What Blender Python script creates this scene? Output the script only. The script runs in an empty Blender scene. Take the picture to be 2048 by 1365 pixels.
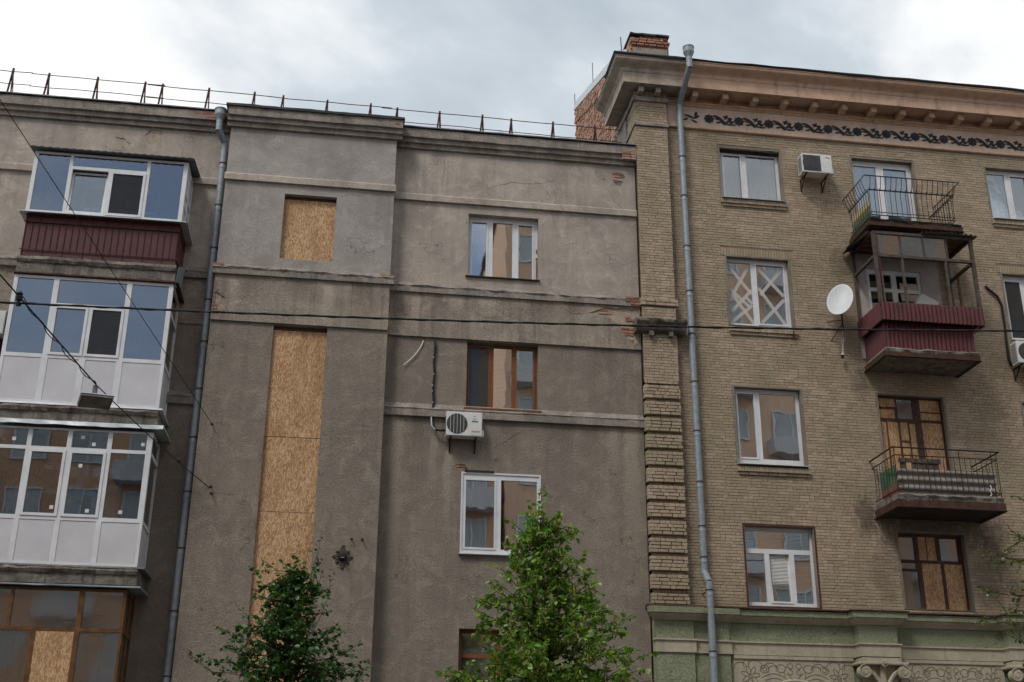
import bpy, bmesh, math, random
from mathutils import Vector, Matrix
from mathutils import noise as mnoise
from mathutils.geometry import delaunay_2d_cdt
random.seed(7)
R = math.radians
S = bpy.context.scene
COL = S.collection

# ------------------------------------------------------------------ camera, sky, sun, exposure
CAMP = Vector((0.0, -28.0, 1.6))
cam_d = bpy.data.cameras.new('camera'); cam = bpy.data.objects.new('camera', cam_d); COL.objects.link(cam)
cam_d.sensor_width = 36.0; cam_d.lens = 2419.8 / 2048 * 36; cam_d.clip_start = 0.1; cam_d.clip_end = 2000
def cam_rot(p, y, r):
    cp, sp, cy, sy, cr, sr = math.cos(p), math.sin(p), math.cos(y), math.sin(y), math.cos(r), math.sin(r)
    Rz = Matrix(((cy, sy, 0), (-sy, cy, 0), (0, 0, 1))); B = Matrix(((1, 0, 0), (0, 0, -1), (0, 1, 0)))
    Rx = Matrix(((1, 0, 0), (0, cp, sp), (0, -sp, cp))); Ro = Matrix(((cr, -sr, 0), (sr, cr, 0), (0, 0, 1)))
    return Ro @ Rx @ B @ Rz
CM = cam_rot(0.37999, -0.14224, 0.00789)
rot = Matrix((CM[0], -CM[1], -CM[2])).transposed()
cam.matrix_world = Matrix.Translation(CAMP) @ rot.to_4x4()
S.camera = cam

SUN_EL, SUN_AZ = 52, 222          # azimuth clockwise from +Y (the facades look towards -Y)
W = bpy.data.worlds.new('World'); S.world = W; W.use_nodes = True
wt = W.node_tree; wt.nodes.clear()
def wn(t, **k):
    n = wt.nodes.new(t)
    for a, b in k.items(): setattr(n, a, b)
    return n
sky = wn('ShaderNodeTexSky', sky_type='NISHITA', sun_disc=False, sun_elevation=R(SUN_EL), sun_rotation=R(SUN_AZ))
tc = wn('ShaderNodeTexCoord'); sp = wn('ShaderNodeSeparateXYZ'); wt.links.new(tc.outputs['Generated'], sp.inputs[0])
mx = wn('ShaderNodeMath', operation='MAXIMUM'); wt.links.new(sp.outputs[2], mx.inputs[0]); mx.inputs[1].default_value = 0.0
ad = wn('ShaderNodeMath', operation='ADD'); wt.links.new(mx.outputs[0], ad.inputs[0]); ad.inputs[1].default_value = 0.22
dv = wn('ShaderNodeVectorMath', operation='DIVIDE'); cb = wn('ShaderNodeCombineXYZ')
for i in range(3): wt.links.new(ad.outputs[0], cb.inputs[i])
wt.links.new(tc.outputs['Generated'], dv.inputs[0]); wt.links.new(cb.outputs[0], dv.inputs[1])
SKY_OFF = (39.3, 34.9, 2.89)
TONE_OFF = (18.58, 18.13, 4.95)
mp = wn('ShaderNodeMapping'); mp.inputs['Location'].default_value = SKY_OFF; mp.inputs['Scale'].default_value = (1.0, 1.0, 0.3)
wt.links.new(dv.outputs[0], mp.inputs[0])
mp2 = wn('ShaderNodeMapping'); mp2.inputs['Location'].default_value = TONE_OFF; mp2.inputs['Scale'].default_value = (1.0, 1.0, 0.3); wt.links.new(dv.outputs[0], mp2.inputs[0])
def wnoise(scale, det, rough, dist=0.0, mp=mp):
    n = wn('ShaderNodeTexNoise'); n.inputs['Scale'].default_value = scale; n.inputs['Detail'].default_value = det
    n.inputs['Roughness'].default_value = rough; n.inputs['Distortion'].default_value = dist
    wt.links.new(mp.outputs[0], n.inputs['Vector']); return n.outputs['Fac']
def wramp(f, stops):
    r = wn('ShaderNodeValToRGB'); wt.links.new(f, r.inputs[0]); e = r.color_ramp.elements
    e[0].position, e[0].color = stops[0]; e[1].position, e[1].color = stops[-1]
    for p, c in stops[1:-1]: x = e.new(p); x.color = c
    return r.outputs[0]
SKY_S, CLOUD_S = 0.085, 0.92
cover = wramp(wnoise(0.8, 5, 0.48, 0.3), [(0.36, (0, 0, 0, 1)), (0.50, (1, 1, 1, 1))])
tone = wramp(wnoise(1.3, 7, 0.56, 0.25, mp2), [(0.32, (0.33, 0.39, 0.445, 1)), (0.44, (0.50, 0.555, 0.61, 1)), (0.53, (0.80, 0.815, 0.83, 1)), (0.61, (0.93, 0.93, 0.93, 1))])
skm = wn('ShaderNodeMix', data_type='RGBA', blend_type='MULTIPLY'); skm.inputs[0].default_value = 1
wt.links.new(sky.outputs[0], skm.inputs[6]); skm.inputs[7].default_value = (SKY_S, SKY_S, SKY_S, 1)
fin = wn('ShaderNodeMix', data_type='RGBA'); wt.links.new(cover, fin.inputs[0]); wt.links.new(skm.outputs[2], fin.inputs[6]); wt.links.new(tone, fin.inputs[7])
bg = wn('ShaderNodeBackground'); wt.links.new(fin.outputs[2], bg.inputs[0]); bg.inputs[1].default_value = CLOUD_S
wo = wn('ShaderNodeOutputWorld'); wt.links.new(bg.outputs[0], wo.inputs[0])

sun_d = bpy.data.lights.new('sun', 'SUN'); sun_d.energy = 1.4; sun_d.angle = R(16); sun_d.color = (1.0, 0.95, 0.88)
sun = bpy.data.objects.new('sun', sun_d); COL.objects.link(sun); sun.location = (-20, -40, 60)
az, el = R(SUN_AZ), R(SUN_EL)
sdir = Vector((math.sin(az) * math.cos(el), math.cos(az) * math.cos(el), math.sin(el)))
sun.rotation_euler = sdir.to_track_quat('Z', 'Y').to_euler()
vs = S.view_settings; vs.view_transform = 'Standard'; vs.look = 'None'; vs.exposure = 0.4; vs.gamma = 1.0; vs.use_curve_mapping = False

cy = S.cycles; cy.max_bounces = 5; cy.diffuse_bounces = 3; cy.glossy_bounces = 3; cy.transparent_max_bounces = 10; cy.caustics_reflective = False; cy.caustics_refractive = False; cy.adaptive_threshold = 0.025

# ------------------------------------------------------------------ materials
class NT:
    def __init__(s, name):
        s.m = bpy.data.materials.new(name); s.m.use_nodes = True; s.t = s.m.node_tree
        s.b = s.t.nodes['Principled BSDF']; s.out = s.t.nodes['Material Output']
        s.b.inputs['Roughness'].default_value = 0.9; s.b.inputs['Specular IOR Level'].default_value = 0.3
        s._p = None
    def put(s, sock, v):
        if isinstance(v, bpy.types.NodeSocket): s.t.links.new(v, sock)
        elif isinstance(v, tuple) and len(v) == 3 and sock.type == 'RGBA': sock.default_value = (*v, 1)
        else: sock.default_value = v
    def n(s, t, o=0, ins=None, **k):
        n = s.t.nodes.new(t)
        for a, b in k.items(): setattr(n, a, b)
        for a, b in (ins or {}).items(): s.put(n.inputs[a], b)
        return n.outputs[o]
    def pos(s):
        if s._p is None: s._p = s.n('ShaderNodeNewGeometry', 'Position')
        return s._p
    def scl(s, v, k): return s.n('ShaderNodeVectorMath', 0, {0: v, 1: k}, operation='MULTIPLY')
    def add(s, v, k): return s.n('ShaderNodeVectorMath', 0, {0: v, 1: k}, operation='ADD')
    def noise(s, v, sc, det=3.0, ro=0.55, dist=0.0): return s.n('ShaderNodeTexNoise', 'Fac', {'Vector': v, 'Scale': sc, 'Detail': det, 'Roughness': ro, 'Distortion': dist})
    def ramp(s, f, st):
        n = s.t.nodes.new('ShaderNodeValToRGB'); s.put(n.inputs[0], f); e = n.color_ramp.elements
        c = lambda q: (q, q, q, 1) if not isinstance(q, tuple) else (*q[:3], 1)
        e[0].position, e[0].color = st[0][0], c(st[0][1]); e[1].position, e[1].color = st[-1][0], c(st[-1][1])
        for p, q in st[1:-1]: x = e.new(p); x.color = c(q)
        return n.outputs[0]
    def mix(s, f, a, b, bl='MIX'):
        n = s.t.nodes.new('ShaderNodeMix'); n.data_type = 'RGBA'; n.blend_type = bl
        s.put(n.inputs[0], f); s.put(n.inputs[6], a); s.put(n.inputs[7], b); return n.outputs[2]
    def math(s, op, a, b=0.0): return s.n('ShaderNodeMath', 0, {0: a, 1: b}, operation=op)
    def bump(s, h, st=0.5, d=0.01, nrm=None):
        n = s.t.nodes.new('ShaderNodeBump'); n.inputs['Strength'].default_value = st; n.inputs['Distance'].default_value = d
        s.put(n.inputs['Height'], h)
        if nrm is not None: s.put(n.inputs['Normal'], nrm)
        return n.outputs[0]
    def done(s, col=None, nrm=None, rough=None, metal=None, spec=None):
        if col is not None: s.put(s.b.inputs['Base Color'], col)
        if nrm is not None: s.put(s.b.inputs['Normal'], nrm)
        if rough is not None: s.put(s.b.inputs['Roughness'], rough)
        if metal is not None: s.put(s.b.inputs['Metallic'], metal)
        if spec is not None: s.b.inputs['Specular IOR Level'].default_value = spec
        return s.m

def plaster(name, base, dark, light, grain=90.0, gst=0.5, streak=0.5, speck=0.25, blot=0.7, washes=()):
    q = NT(name); p = q.pos()
    big = q.noise(p, blot, 3, 0.6, 0.4)
    c = q.mix(q.ramp(big, [(0.36, 0.0), (0.64, 1.0)]), dark, base)
    med = q.noise(p, 2.6, 3, 0.62, 0.6)
    c = q.mix(q.math('MULTIPLY', q.ramp(med, [(0.48, 0.0), (0.72, 1.0)]), 0.6), c, light)
    sv = q.scl(p, (5.0, 5.0, 0.32)); st = q.noise(sv, 1.0, 3, 0.6, 0.15)
    c = q.mix(q.math('MULTIPLY', q.ramp(st, [(0.52, 0.0), (0.66, 1.0)]), streak), c, tuple(v * 0.55 for v in dark))
    st2 = q.noise(q.add(sv, (31.0, 7.0, 3.0)), 0.8, 2, 0.55)
    c = q.mix(q.math('MULTIPLY', q.ramp(st2, [(0.60, 0.0), (0.70, 1.0)]), streak * 0.7), c, light)
    if washes:      # individual rain-wash marks: (x, half width, z top, z bottom)
        X = q.n('ShaderNodeSeparateXYZ', 0, {0: p}); Z = q.n('ShaderNodeSeparateXYZ', 2, {0: p}); wb_ = q.math('MULTIPLY', q.math('SUBTRACT', q.noise(q.scl(p, (2.5, 1, 1.2)), 1.6, 4), 0.5), 0.35)
        for (xc, hw, za, zb, am) in washes:
            d = q.math('ABSOLUTE', q.math('SUBTRACT', q.math('ADD', X, wb_), xc))
            f = q.n('ShaderNodeMapRange', 0, {'Value': d, 'From Min': hw, 'From Max': hw * 0.45})
            g = q.n('ShaderNodeMapRange', 0, {'Value': Z, 'From Min': zb, 'From Max': za})
            k = q.n('ShaderNodeMapRange', 0, {'Value': Z, 'From Min': za + .03, 'From Max': za - .03})
            f = q.math('MULTIPLY', q.math('MULTIPLY', f, g), q.math('MULTIPLY', k, abs(am))); c = q.mix(f, c, light if am > 0 else tuple(v * 0.55 for v in dark))
    grit = q.noise(p, 24.0, 3, 0.8)
    c = q.mix(q.math('MULTIPLY', q.ramp(q.noise(q.add(p, (4.0, 1.0, 9.0)), 0.9, 2, 0.5), [(0.38, 0.45), (0.62, 1.0)]), min(1.0, speck * 1.7)), c, q.ramp(grit, [(0.34, 0.18), (0.66, 0.86)]), 'OVERLAY')
    wob = q.n('ShaderNodeTexNoise', 'Color', {'Vector': p, 'Scale': 2.6, 'Detail': 2.5})
    vo = q.n('ShaderNodeTexVoronoi', 'Distance', {'Vector': q.add(p, q.scl(wob, (0.9, 0.9, 0.9))), 'Scale': 0.42, 'Randomness': 1.0}, feature='DISTANCE_TO_EDGE')
    crack = q.math('MULTIPLY', q.ramp(vo, [(0.0, 1.0), (0.0045, 0.0)]), q.ramp(q.noise(p, 0.8, 2), [(0.5, 0.0), (0.56, 0.75)]))
    c = q.mix(crack, c, tuple(v * 0.35 for v in dark))
    nb = q.bump(grit, min(1.0, gst * 1.5), 0.022); nb = q.bump(med, 0.35, 0.05, nb)
    return q.done(c, nb, 0.95, spec=0.2)

def plain(name, col, rough=0.7, metal=0.0, var=0.25, sc=6.0, spec=0.3, bump=0.0):
    q = NT(name); p = q.pos(); f = q.noise(p, sc, 5, 0.6)
    c = q.mix(q.ramp(f, [(0.3, 0.0), (0.75, 1.0)]), tuple(v * (1 - var) for v in col), tuple(min(1, v * (1 + var * 0.6)) for v in col))
    nb = q.bump(q.noise(p, sc * 8, 3), bump, 0.01) if bump else None
    return q.done(c, nb, rough, metal, spec)

M = {}
M['pl_up'] = plaster('plaster_smooth', (0.410, 0.361, 0.310), (0.305, 0.267, 0.232), (0.516, 0.459, 0.393), 110, 0.3, 0.20, 0.16, washes=((1.2, .35, 18.2, 16.8, -.55), (2.0, .18, 18.2, 17.5, -.4), (6.6, .6, 18.2, 17.2, -.5), (5.4, .3, 18.2, 17.7, -.35), (4.0, .4, 18.2, 17.8, -.3), (-7.6, .5, 18.2, 17.5, -.4), (-4.3, .35, 18.2, 17.2, -.45), (1.3, .4, 16.6, 15.2, -.35), (4.9, .25, 14.7, 14.3, -.3), (5.8, .5, 16.6, 15.9, -.3)))
M['pl_low'] = plaster('plaster_roughcast', (0.248, 0.210, 0.173), (0.210, 0.178, 0.148), (0.338, 0.297, 0.237), 66, 0.75, 0.2, 0.24)
M['pl_main'] = plaster('plaster_roughcast_washed', (0.248, 0.210, 0.173), (0.210, 0.178, 0.148), (0.338, 0.297, 0.237), 66, 0.75, 0.2, 0.24, washes=((1.22, .2, 10.75, 6.6, 1.0), (2.12, .11, 10.3, 8.9, .9), (2.47, .10, 9.95, 7.8, 1.0), (6.55, .2, 10.75, 9.2, .8), (7.02, .26, 10.75, 6.8, .9), (3.4, .16, 9.95, 9.5, .5), (3.95, .35, 10.78, 9.6, -.55), (5.2, .5, 10.78, 9.5, -.6), (5.95, .3, 10.78, 9.9, -.5), (1.75, .25, 10.78, 8.6, -.5), (1.05, .12, 12.86, 11.0, -.5), (6.4, .5, 12.86, 11.9, -.45), (5.2, .35, 12.86, 11.7, -.4), (3.1, .3, 7.45, 6.6, -.4)))
M['pl_band'] = plaster('plaster_band', (0.306, 0.259, 0.215), (0.245, 0.209, 0.174), (0.426, 0.365, 0.298), 55, 0.6, 0.42, 0.26, washes=((-.62, .2, 13.9, 12.4, .9), (1.55, .14, 13.9, 12.6, .8), (-2.9, .12, 13.9, 12.9, .7), (2.6, .25, 14.0, 13.5, .8), (3.4, .3, 14.0, 13.45, .8), (.2, .35, 14.0, 13.3, -.7), (-1.3, .4, 14.0, 13.4, -.65), (1.1, .22, 14.0, 12.9, -.7), (4.7, .5, 14.0, 13.5, -.6), (-2.5, .3, 14.0, 13.2, -.5), (2.1, .12, 14.0, 13.3, -.7), (5.6, .25, 14.0, 13.3, -.45)))
M['pl_tow'] = plaster('plaster_tower', (0.364, 0.333, 0.310), (0.283, 0.257, 0.238), (0.436, 0.397, 0.368), 110, 0.3, 0.12, 0.15, washes=((.6, .3, 16.6, 15.2, -.45), (-2.6, .4, 18.2, 17.5, -.35), (.3, .4, 18.2, 17.4, -.4), (-3.2, .2, 16.6, 15.0, -.35), (-1.2, .4, 14.55, 14.3, -.3)))
M['ledge'] = plaster('plaster_ledge', (0.302, 0.265, 0.232), (0.197, 0.172, 0.153), (0.407, 0.359, 0.314), 60, 0.6, 0.35, 0.25, 1.6)
M['ledge_dk'] = plaster('concrete_weathered', (0.204, 0.182, 0.158), (0.108, 0.096, 0.084), (0.324, 0.294, 0.252), 50, 0.8, 0.6, 0.35, 2.2)
M['under'] = plaster('render_undercoat', (0.42, 0.345, 0.265), (0.33, 0.27, 0.21), (0.50, 0.42, 0.33), 60, 0.5, 0.1, 0.25, 2.5)
M['pink'] = plaster('frieze_paint', (0.641, 0.483, 0.383), (0.530, 0.402, 0.325), (0.702, 0.564, 0.461), 90, 0.2, 0.22, 0.12)
M['green'] = plaster('green_roughcast', (0.235, 0.255, 0.166), (0.198, 0.219, 0.140), (0.286, 0.304, 0.209), 70, 0.7, 0.1, 0.3)
M['cream'] = plaster('cream_moulding', (0.414, 0.373, 0.284), (0.342, 0.305, 0.233), (0.465, 0.419, 0.320), 120, 0.2, 0.3, 0.1)
M['reveal'] = plaster('reveal_render', (0.237, 0.206, 0.163), (0.175, 0.150, 0.125), (0.300, 0.263, 0.213), 90, 0.3, 0.2, 0.2)

def brick_mat(name, obj_rand, stops, olive=None, oamt=0.0):
    q = NT(name); p = q.pos()
    rnd = q.n('ShaderNodeObjectInfo', 'Random') if obj_rand else q.n('ShaderNodeAttribute', 'Fac', attribute_name='rnd')
    c = q.ramp(rnd, stops)
    if olive:
        o = q.noise(p, 0.55, 3, 0.62, 0.8); o2 = q.noise(q.add(p, (9, 3, 5)), 2.2, 3, 0.6)
        f = q.math('MULTIPLY', q.ramp(q.math('ADD', q.math('MULTIPLY', o, 0.7), q.math('MULTIPLY', o2, 0.3)), [(0.44, 0.0), (0.58, 1.0)]), oamt)
        c = q.mix(f, c, olive)
    if olive:
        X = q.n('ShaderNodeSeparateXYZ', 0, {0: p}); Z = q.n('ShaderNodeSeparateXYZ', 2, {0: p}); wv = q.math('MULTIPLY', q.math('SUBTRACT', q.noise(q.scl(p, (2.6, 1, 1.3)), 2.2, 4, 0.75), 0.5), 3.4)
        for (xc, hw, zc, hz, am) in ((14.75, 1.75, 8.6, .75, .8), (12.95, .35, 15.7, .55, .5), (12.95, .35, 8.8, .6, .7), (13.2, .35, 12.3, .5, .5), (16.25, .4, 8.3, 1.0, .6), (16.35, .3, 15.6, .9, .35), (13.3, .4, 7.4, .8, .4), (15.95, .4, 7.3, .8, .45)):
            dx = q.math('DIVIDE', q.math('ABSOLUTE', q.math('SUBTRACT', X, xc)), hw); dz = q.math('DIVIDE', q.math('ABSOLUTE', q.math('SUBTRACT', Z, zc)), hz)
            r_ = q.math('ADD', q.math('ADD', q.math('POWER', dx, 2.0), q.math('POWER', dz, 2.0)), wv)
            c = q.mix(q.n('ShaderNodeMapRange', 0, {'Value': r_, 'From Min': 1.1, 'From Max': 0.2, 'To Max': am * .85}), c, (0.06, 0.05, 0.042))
    g = q.noise(p, 28, 2, 0.65)
    c = q.mix(0.22, c, q.ramp(g, [(0.3, 0.28), (0.72, 0.8)]), 'OVERLAY')
    dirt = q.noise(q.scl(p, (1.6, 1.6, 0.7)), 1.0, 3, 0.65, 0.5)
    c = q.mix(q.math('MULTIPLY', q.ramp(dirt, [(0.52, 0.0), (0.72, 1.0)]), 0.22), c, (0.085, 0.072, 0.055))
    return q.done(c, q.bump(g, 0.5, 0.012), 0.93, spec=0.2)
TAN = [(0.00, (0.313, 0.246, 0.179)), (0.35, (0.362, 0.283, 0.208)), (0.70, (0.396, 0.311, 0.230)), (1.00, (0.440, 0.350, 0.264))]
RED = [(0.0, (0.20, 0.115, 0.085)), (0.5, (0.34, 0.17, 0.12)), (0.8, (0.42, 0.19, 0.13)), (1.0, (0.36, 0.29, 0.24))]
REDG = [(0.0, (0.27, 0.155, 0.11)), (0.5, (0.42, 0.245, 0.175)), (1.0, (0.55, 0.36, 0.265))]
M['tan_o'] = brick_mat('tan_brick_piece', True, TAN, (0.275, 0.240, 0.155), 0.55)
M['tan_m'] = brick_mat('tan_brick', False, TAN, (0.275, 0.240, 0.155), 0.55)
M['red_o'] = brick_mat('red_brick_piece', True, RED)
M['red_m'] = brick_mat('red_brick', False, REDG)
M['mortar'] = plain('mortar_olive', (0.205, 0.168, 0.120), 0.95, 0, 0.35, 3.0, 0.1, 0.4)
M['mortar_g'] = plain('mortar_grey', (0.21, 0.175, 0.15), 0.95, 0, 0.35, 4.0, 0.1, 0.6)

def osb():
    q = NT('strand_board'); p = q.pos()
    oi = q.n('ShaderNodeObjectInfo', 'Random')
    p = q.add(p, q.scl(q.n('ShaderNodeCombineXYZ', 0, {0: oi, 1: oi, 2: oi}), (17.0, 0.0, 23.0)))
    c = q.mix(q.ramp(q.noise(p, 2.0, 4, 0.6), [(0.3, 0.0), (0.7, 1.0)]), (0.344, 0.184, 0.086), (0.430, 0.246, 0.122))
    for i, (ang, pale, amt) in enumerate([(15, (0.516, 0.328, 0.178), 0.7), (70, (0.284, 0.139, 0.056), 0.55), (118, (0.568, 0.385, 0.228), 0.75), (155, (0.361, 0.188, 0.089), 0.6), (95, (0.533, 0.352, 0.203), 0.7), (40, (0.310, 0.156, 0.066), 0.5), (82, (0.602, 0.418, 0.251), 0.7)]):
        v = q.n('ShaderNodeVectorRotate', 0, {'Vector': q.add(p, (i * 3.7, 0, i * 1.9)), 'Angle': R(ang)}, rotation_type='Y_AXIS')
        vc = q.n('ShaderNodeTexVoronoi', 'Color', {'Vector': q.scl(v, (15, 15, 62)), 'Scale': 1.0})
        f = q.ramp(q.n('ShaderNodeSeparateColor', 0, {0: vc}), [(0.70, 0.0), (0.73, min(1.0, amt * 1.3))])
        c = q.mix(f, c, pale)
    st = q.noise(q.scl(p, (1.5, 1, 0.5)), 1.5, 4, 0.6)
    c = q.mix(q.math('MULTIPLY', q.ramp(st, [(0.45, 0.0), (0.75, 1.0)]), 0.6), c, (0.232, 0.115, 0.049))
    return q.done(c, q.bump(q.noise(p, 40, 3), 0.3, 0.01), 0.75, spec=0.25)
M['osb'] = osb()

def glass(name, tint=(0.92, 0.95, 0.97), base=0.22, wav=0.16, rough=0.0, body=(0.03, 0.035, 0.04), op=0.0):
    q = NT(name); q.t.nodes.remove(q.b); p = q.pos()
    nb = q.bump(q.noise(p, 1.3, 2, 0.4), wav, 0.02)
    gl = q.n('ShaderNodeBsdfGlossy', 0, {'Color': (1, 1, 1), 'Roughness': rough, 'Normal': nb})
    tr = q.n('ShaderNodeBsdfTransparent', 0, {'Color': tint})
    df = q.n('ShaderNodeBsdfDiffuse', 0, {'Color': body})
    und = q.n('ShaderNodeMixShader', 0, {0: op, 1: tr, 2: df})
    fr = q.n('ShaderNodeFresnel', 0, {'IOR': 1.5}); f = q.math('MINIMUM', q.math('ADD', q.math('MULTIPLY', fr, 1.6), base), 1.0)
    sh = q.n('ShaderNodeMixShader', 0, {0: f, 1: und, 2: gl}); q.t.links.new(sh, q.out.inputs[0]); return q.m
M['glass'] = glass('window_glass', base=0.27, wav=0.10)
M['glass_b'] = glass('balcony_glass', (0.66, 0.75, 0.83), 0.115, 0.05)
M['glass_c'] = glass('clear_glass', base=0.05, wav=0.05)
M['glass_old'] = glass('dusty_glass', (0.75, 0.75, 0.72), 0.12, 0.25, 0.05, (0.16, 0.14, 0.12), 0.3)

def cloth(name, col, tran=0.25):
    q = NT(name); q.t.nodes.remove(q.b)
    d = q.n('ShaderNodeBsdfDiffuse', 0, {'Color': col}); t = q.n('ShaderNodeBsdfTranslucent', 0, {'Color': col})
    a = q.n('ShaderNodeMixShader', 0, {0: 0.4, 1: d, 2: t}); tr = q.n('ShaderNodeBsdfTransparent', 0, {})
    sh = q.n('ShaderNodeMixShader', 0, {0: tran, 1: a, 2: tr}); q.t.links.new(sh, q.out.inputs[0]); return q.m
M['tulle'] = cloth('tulle_curtain', (0.58, 0.57, 0.55), 0.12)
M['net'] = cloth('insect_net', (0.09, 0.09, 0.092), 0.5)
M['blind'] = plain('blind_slats', (0.72, 0.72, 0.68), 0.6, 0, 0.1)
M['pvc'] = plain('white_plastic_frame', (0.68, 0.69, 0.71), 0.4, 0, 0.14, 3.0, 0.4)
M['pvc_panel'] = plain('white_plastic_panel', (0.57, 0.565, 0.59), 0.45, 0, 0.10, 2.0, 0.4)
M['brownf'] = plain('brown_plastic_frame', (0.19, 0.075, 0.03), 0.5, 0, 0.2)
M['oldwood'] = plain('old_brown_paint', (0.085, 0.042, 0.032), 0.7, 0, 0.5, 9)
M['varn'] = plain('varnished_wood', (0.15, 0.066, 0.022), 0.5, 0, 0.55, 7)
M['greywood'] = plain('weathered_wood', (0.10, 0.08, 0.068), 0.9, 0, 0.5, 9, 0.2, 0.4)
M['galv'] = plain('galvanised_sheet', (0.27, 0.305, 0.335), 0.55, 0.25, 0.25, 9, 0.5)
M['galv_lt'] = plain('pale_sheet_metal', (0.55, 0.58, 0.6), 0.5, 0.3, 0.15, 5)
M['galv_dk'] = plain('dull_sheet_metal', (0.17, 0.175, 0.175), 0.6, 0.3, 0.4, 6)
M['bitumen'] = plain('dark_roof_edge', (0.03, 0.031, 0.033), 0.7, 0.0, 0.5, 5, 0.3, 0.3)
M['rustbar'] = plain('rusty_red_bar', (0.095, 0.036, 0.028), 0.75, 0.1, 0.4, 12)
M['iron'] = plain('black_iron', (0.035, 0.026, 0.021), 0.7, 0.2, 0.5, 14)
M['rust'] = plain('rust_brown_steel', (0.075, 0.038, 0.027), 0.8, 0.1, 0.5, 6, 0.3, 0.3)
M['redsheet'] = plain('dark_red_sheet', (0.085, 0.018, 0.021), 0.5, 0.0, 0.35, 3, 0.4)
M['redsheet2'] = plain('red_corrugated', (0.095, 0.012, 0.016), 0.55, 0.0, 0.4, 4, 0.4)
M['slate'] = plain('grey_slate_sheet', (0.25, 0.22, 0.20), 0.85, 0, 0.35, 5, 0.3, 0.3)
M['white_wall'] = plain('whitewashed_wall', (0.42, 0.37, 0.355), 0.9, 0, 0.15, 3)
M['black'] = plain('black_rubber', (0.012, 0.012, 0.013), 0.6, 0, 0.2, 20)
M['blackpaint'] = plain('black_ornament_paint', (0.030, 0.034, 0.040), 0.6, 0, 0.4, 6)
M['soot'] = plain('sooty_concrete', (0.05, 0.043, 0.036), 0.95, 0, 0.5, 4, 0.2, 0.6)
M['conc'] = plain('concrete', (0.22, 0.20, 0.17), 0.95, 0, 0.35, 5, 0.2, 0.6)
M['room'] = plain('room_wall', (0.22, 0.20, 0.18), 0.9, 0, 0.2, 1.0)
M['acw'] = plain('ac_white', (0.66, 0.66, 0.64), 0.45, 0, 0.12, 4)
M['acg'] = plain('ac_grille', (0.07, 0.07, 0.075), 0.6, 0.1, 0.3, 20)
M['dish'] = plain('dish_paint', (0.60, 0.62, 0.64), 0.45, 0, 0.08, 5)
M['tape'] = cloth('clear_tape', (0.82, 0.78, 0.74), 0.1)
M['tape_y'] = plain('yellow_tape', (0.62, 0.45, 0.20), 0.6, 0, 0.15)
M['greenmesh'] = plain('green_plastic_mesh', (0.03, 0.14, 0.075), 0.6, 0, 0.3, 8)
M['pinkbox'] = plain('pink_planter', (0.24, 0.095, 0.08), 0.7, 0, 0.3, 6)
M['teal'] = plain('teal_print', (0.05, 0.35, 0.30), 0.5); M['orange'] = plain('orange_print', (0.5, 0.30, 0.18), 0.5)
M['foam'] = plain('rusty_foam', (0.30, 0.115, 0.03), 0.9, 0, 0.5, 12)
M['yellowp'] = plain('cream_paint', (0.60, 0.53, 0.33), 0.8, 0, 0.15); M['ochre'] = plain('ochre_paint', (0.30, 0.20, 0.08), 0.8, 0, 0.2); M['greenp'] = plain('green_paint', (0.13, 0.20, 0.13), 0.8, 0, 0.2)
M['castiron'] = plain('cast_iron', (0.075, 0.062, 0.055), 0.7, 0.1, 0.4, 20)
M['white'] = plain('white_sleeve', (0.82, 0.82, 0.80), 0.5, 0, 0.05)
M['asphalt'] = plain('asphalt', (0.05, 0.05, 0.052), 0.9, 0, 0.3, 3, 0.3, 0.4)
M['paving'] = plain('paving', (0.17, 0.16, 0.15), 0.9, 0, 0.3, 3)
M['bark'] = plain('bark', (0.06, 0.045, 0.032), 0.95, 0, 0.4, 14, 0.2, 0.6)
M['peach'] = plain('peach_facade', (0.74, 0.50, 0.35), 0.9, 0, 0.1, 0.4); M['ochre_f'] = plain('ochre_facade', (0.66, 0.40, 0.25), 0.9, 0, 0.1, 0.4)
M['farglass'] = plain('far_window_glass', (0.42, 0.46, 0.47), 0.15, 0, 0.2, 0.6, 0.6)
def salmon():
    q = NT('cornice_paint'); p = q.pos(); x = q.n('ShaderNodeSeparateXYZ', 0, {0: p})
    nz = q.noise(p, 3.0, 5, 0.6, 0.5)
    f = q.ramp(q.math('ADD', x, q.math('MULTIPLY', nz, 0.9)), [(0.0, 0.0), (1.0, 1.0)])
    mr = q.n('ShaderNodeMapRange', 0, {'Value': q.math('ADD', x, q.math('MULTIPLY', nz, 0.8)), 'From Min': 8.85, 'From Max': 9.0})
    old = q.mix(q.ramp(nz, [(0.35, 0.0), (0.65, 1.0)]), (0.324, 0.270, 0.220), (0.480, 0.414, 0.340))
    new = q.mix(q.ramp(nz, [(0.35, 0.0), (0.65, 1.0)]), (0.480, 0.324, 0.233), (0.600, 0.414, 0.302))
    c = q.mix(mr, old, new)
    st = q.noise(q.scl(p, (4, 4, 0.8)), 1.0, 5, 0.65)
    c = q.mix(q.math('MULTIPLY', q.ramp(st, [(0.55, 0.0), (0.75, 1.0)]), 0.55), c, (0.12, 0.095, 0.075))
    return q.done(c, q.bump(q.noise(p, 40, 3), 0.35, 0.01), 0.9, spec=0.2)
M['cornice'] = salmon()
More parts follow.
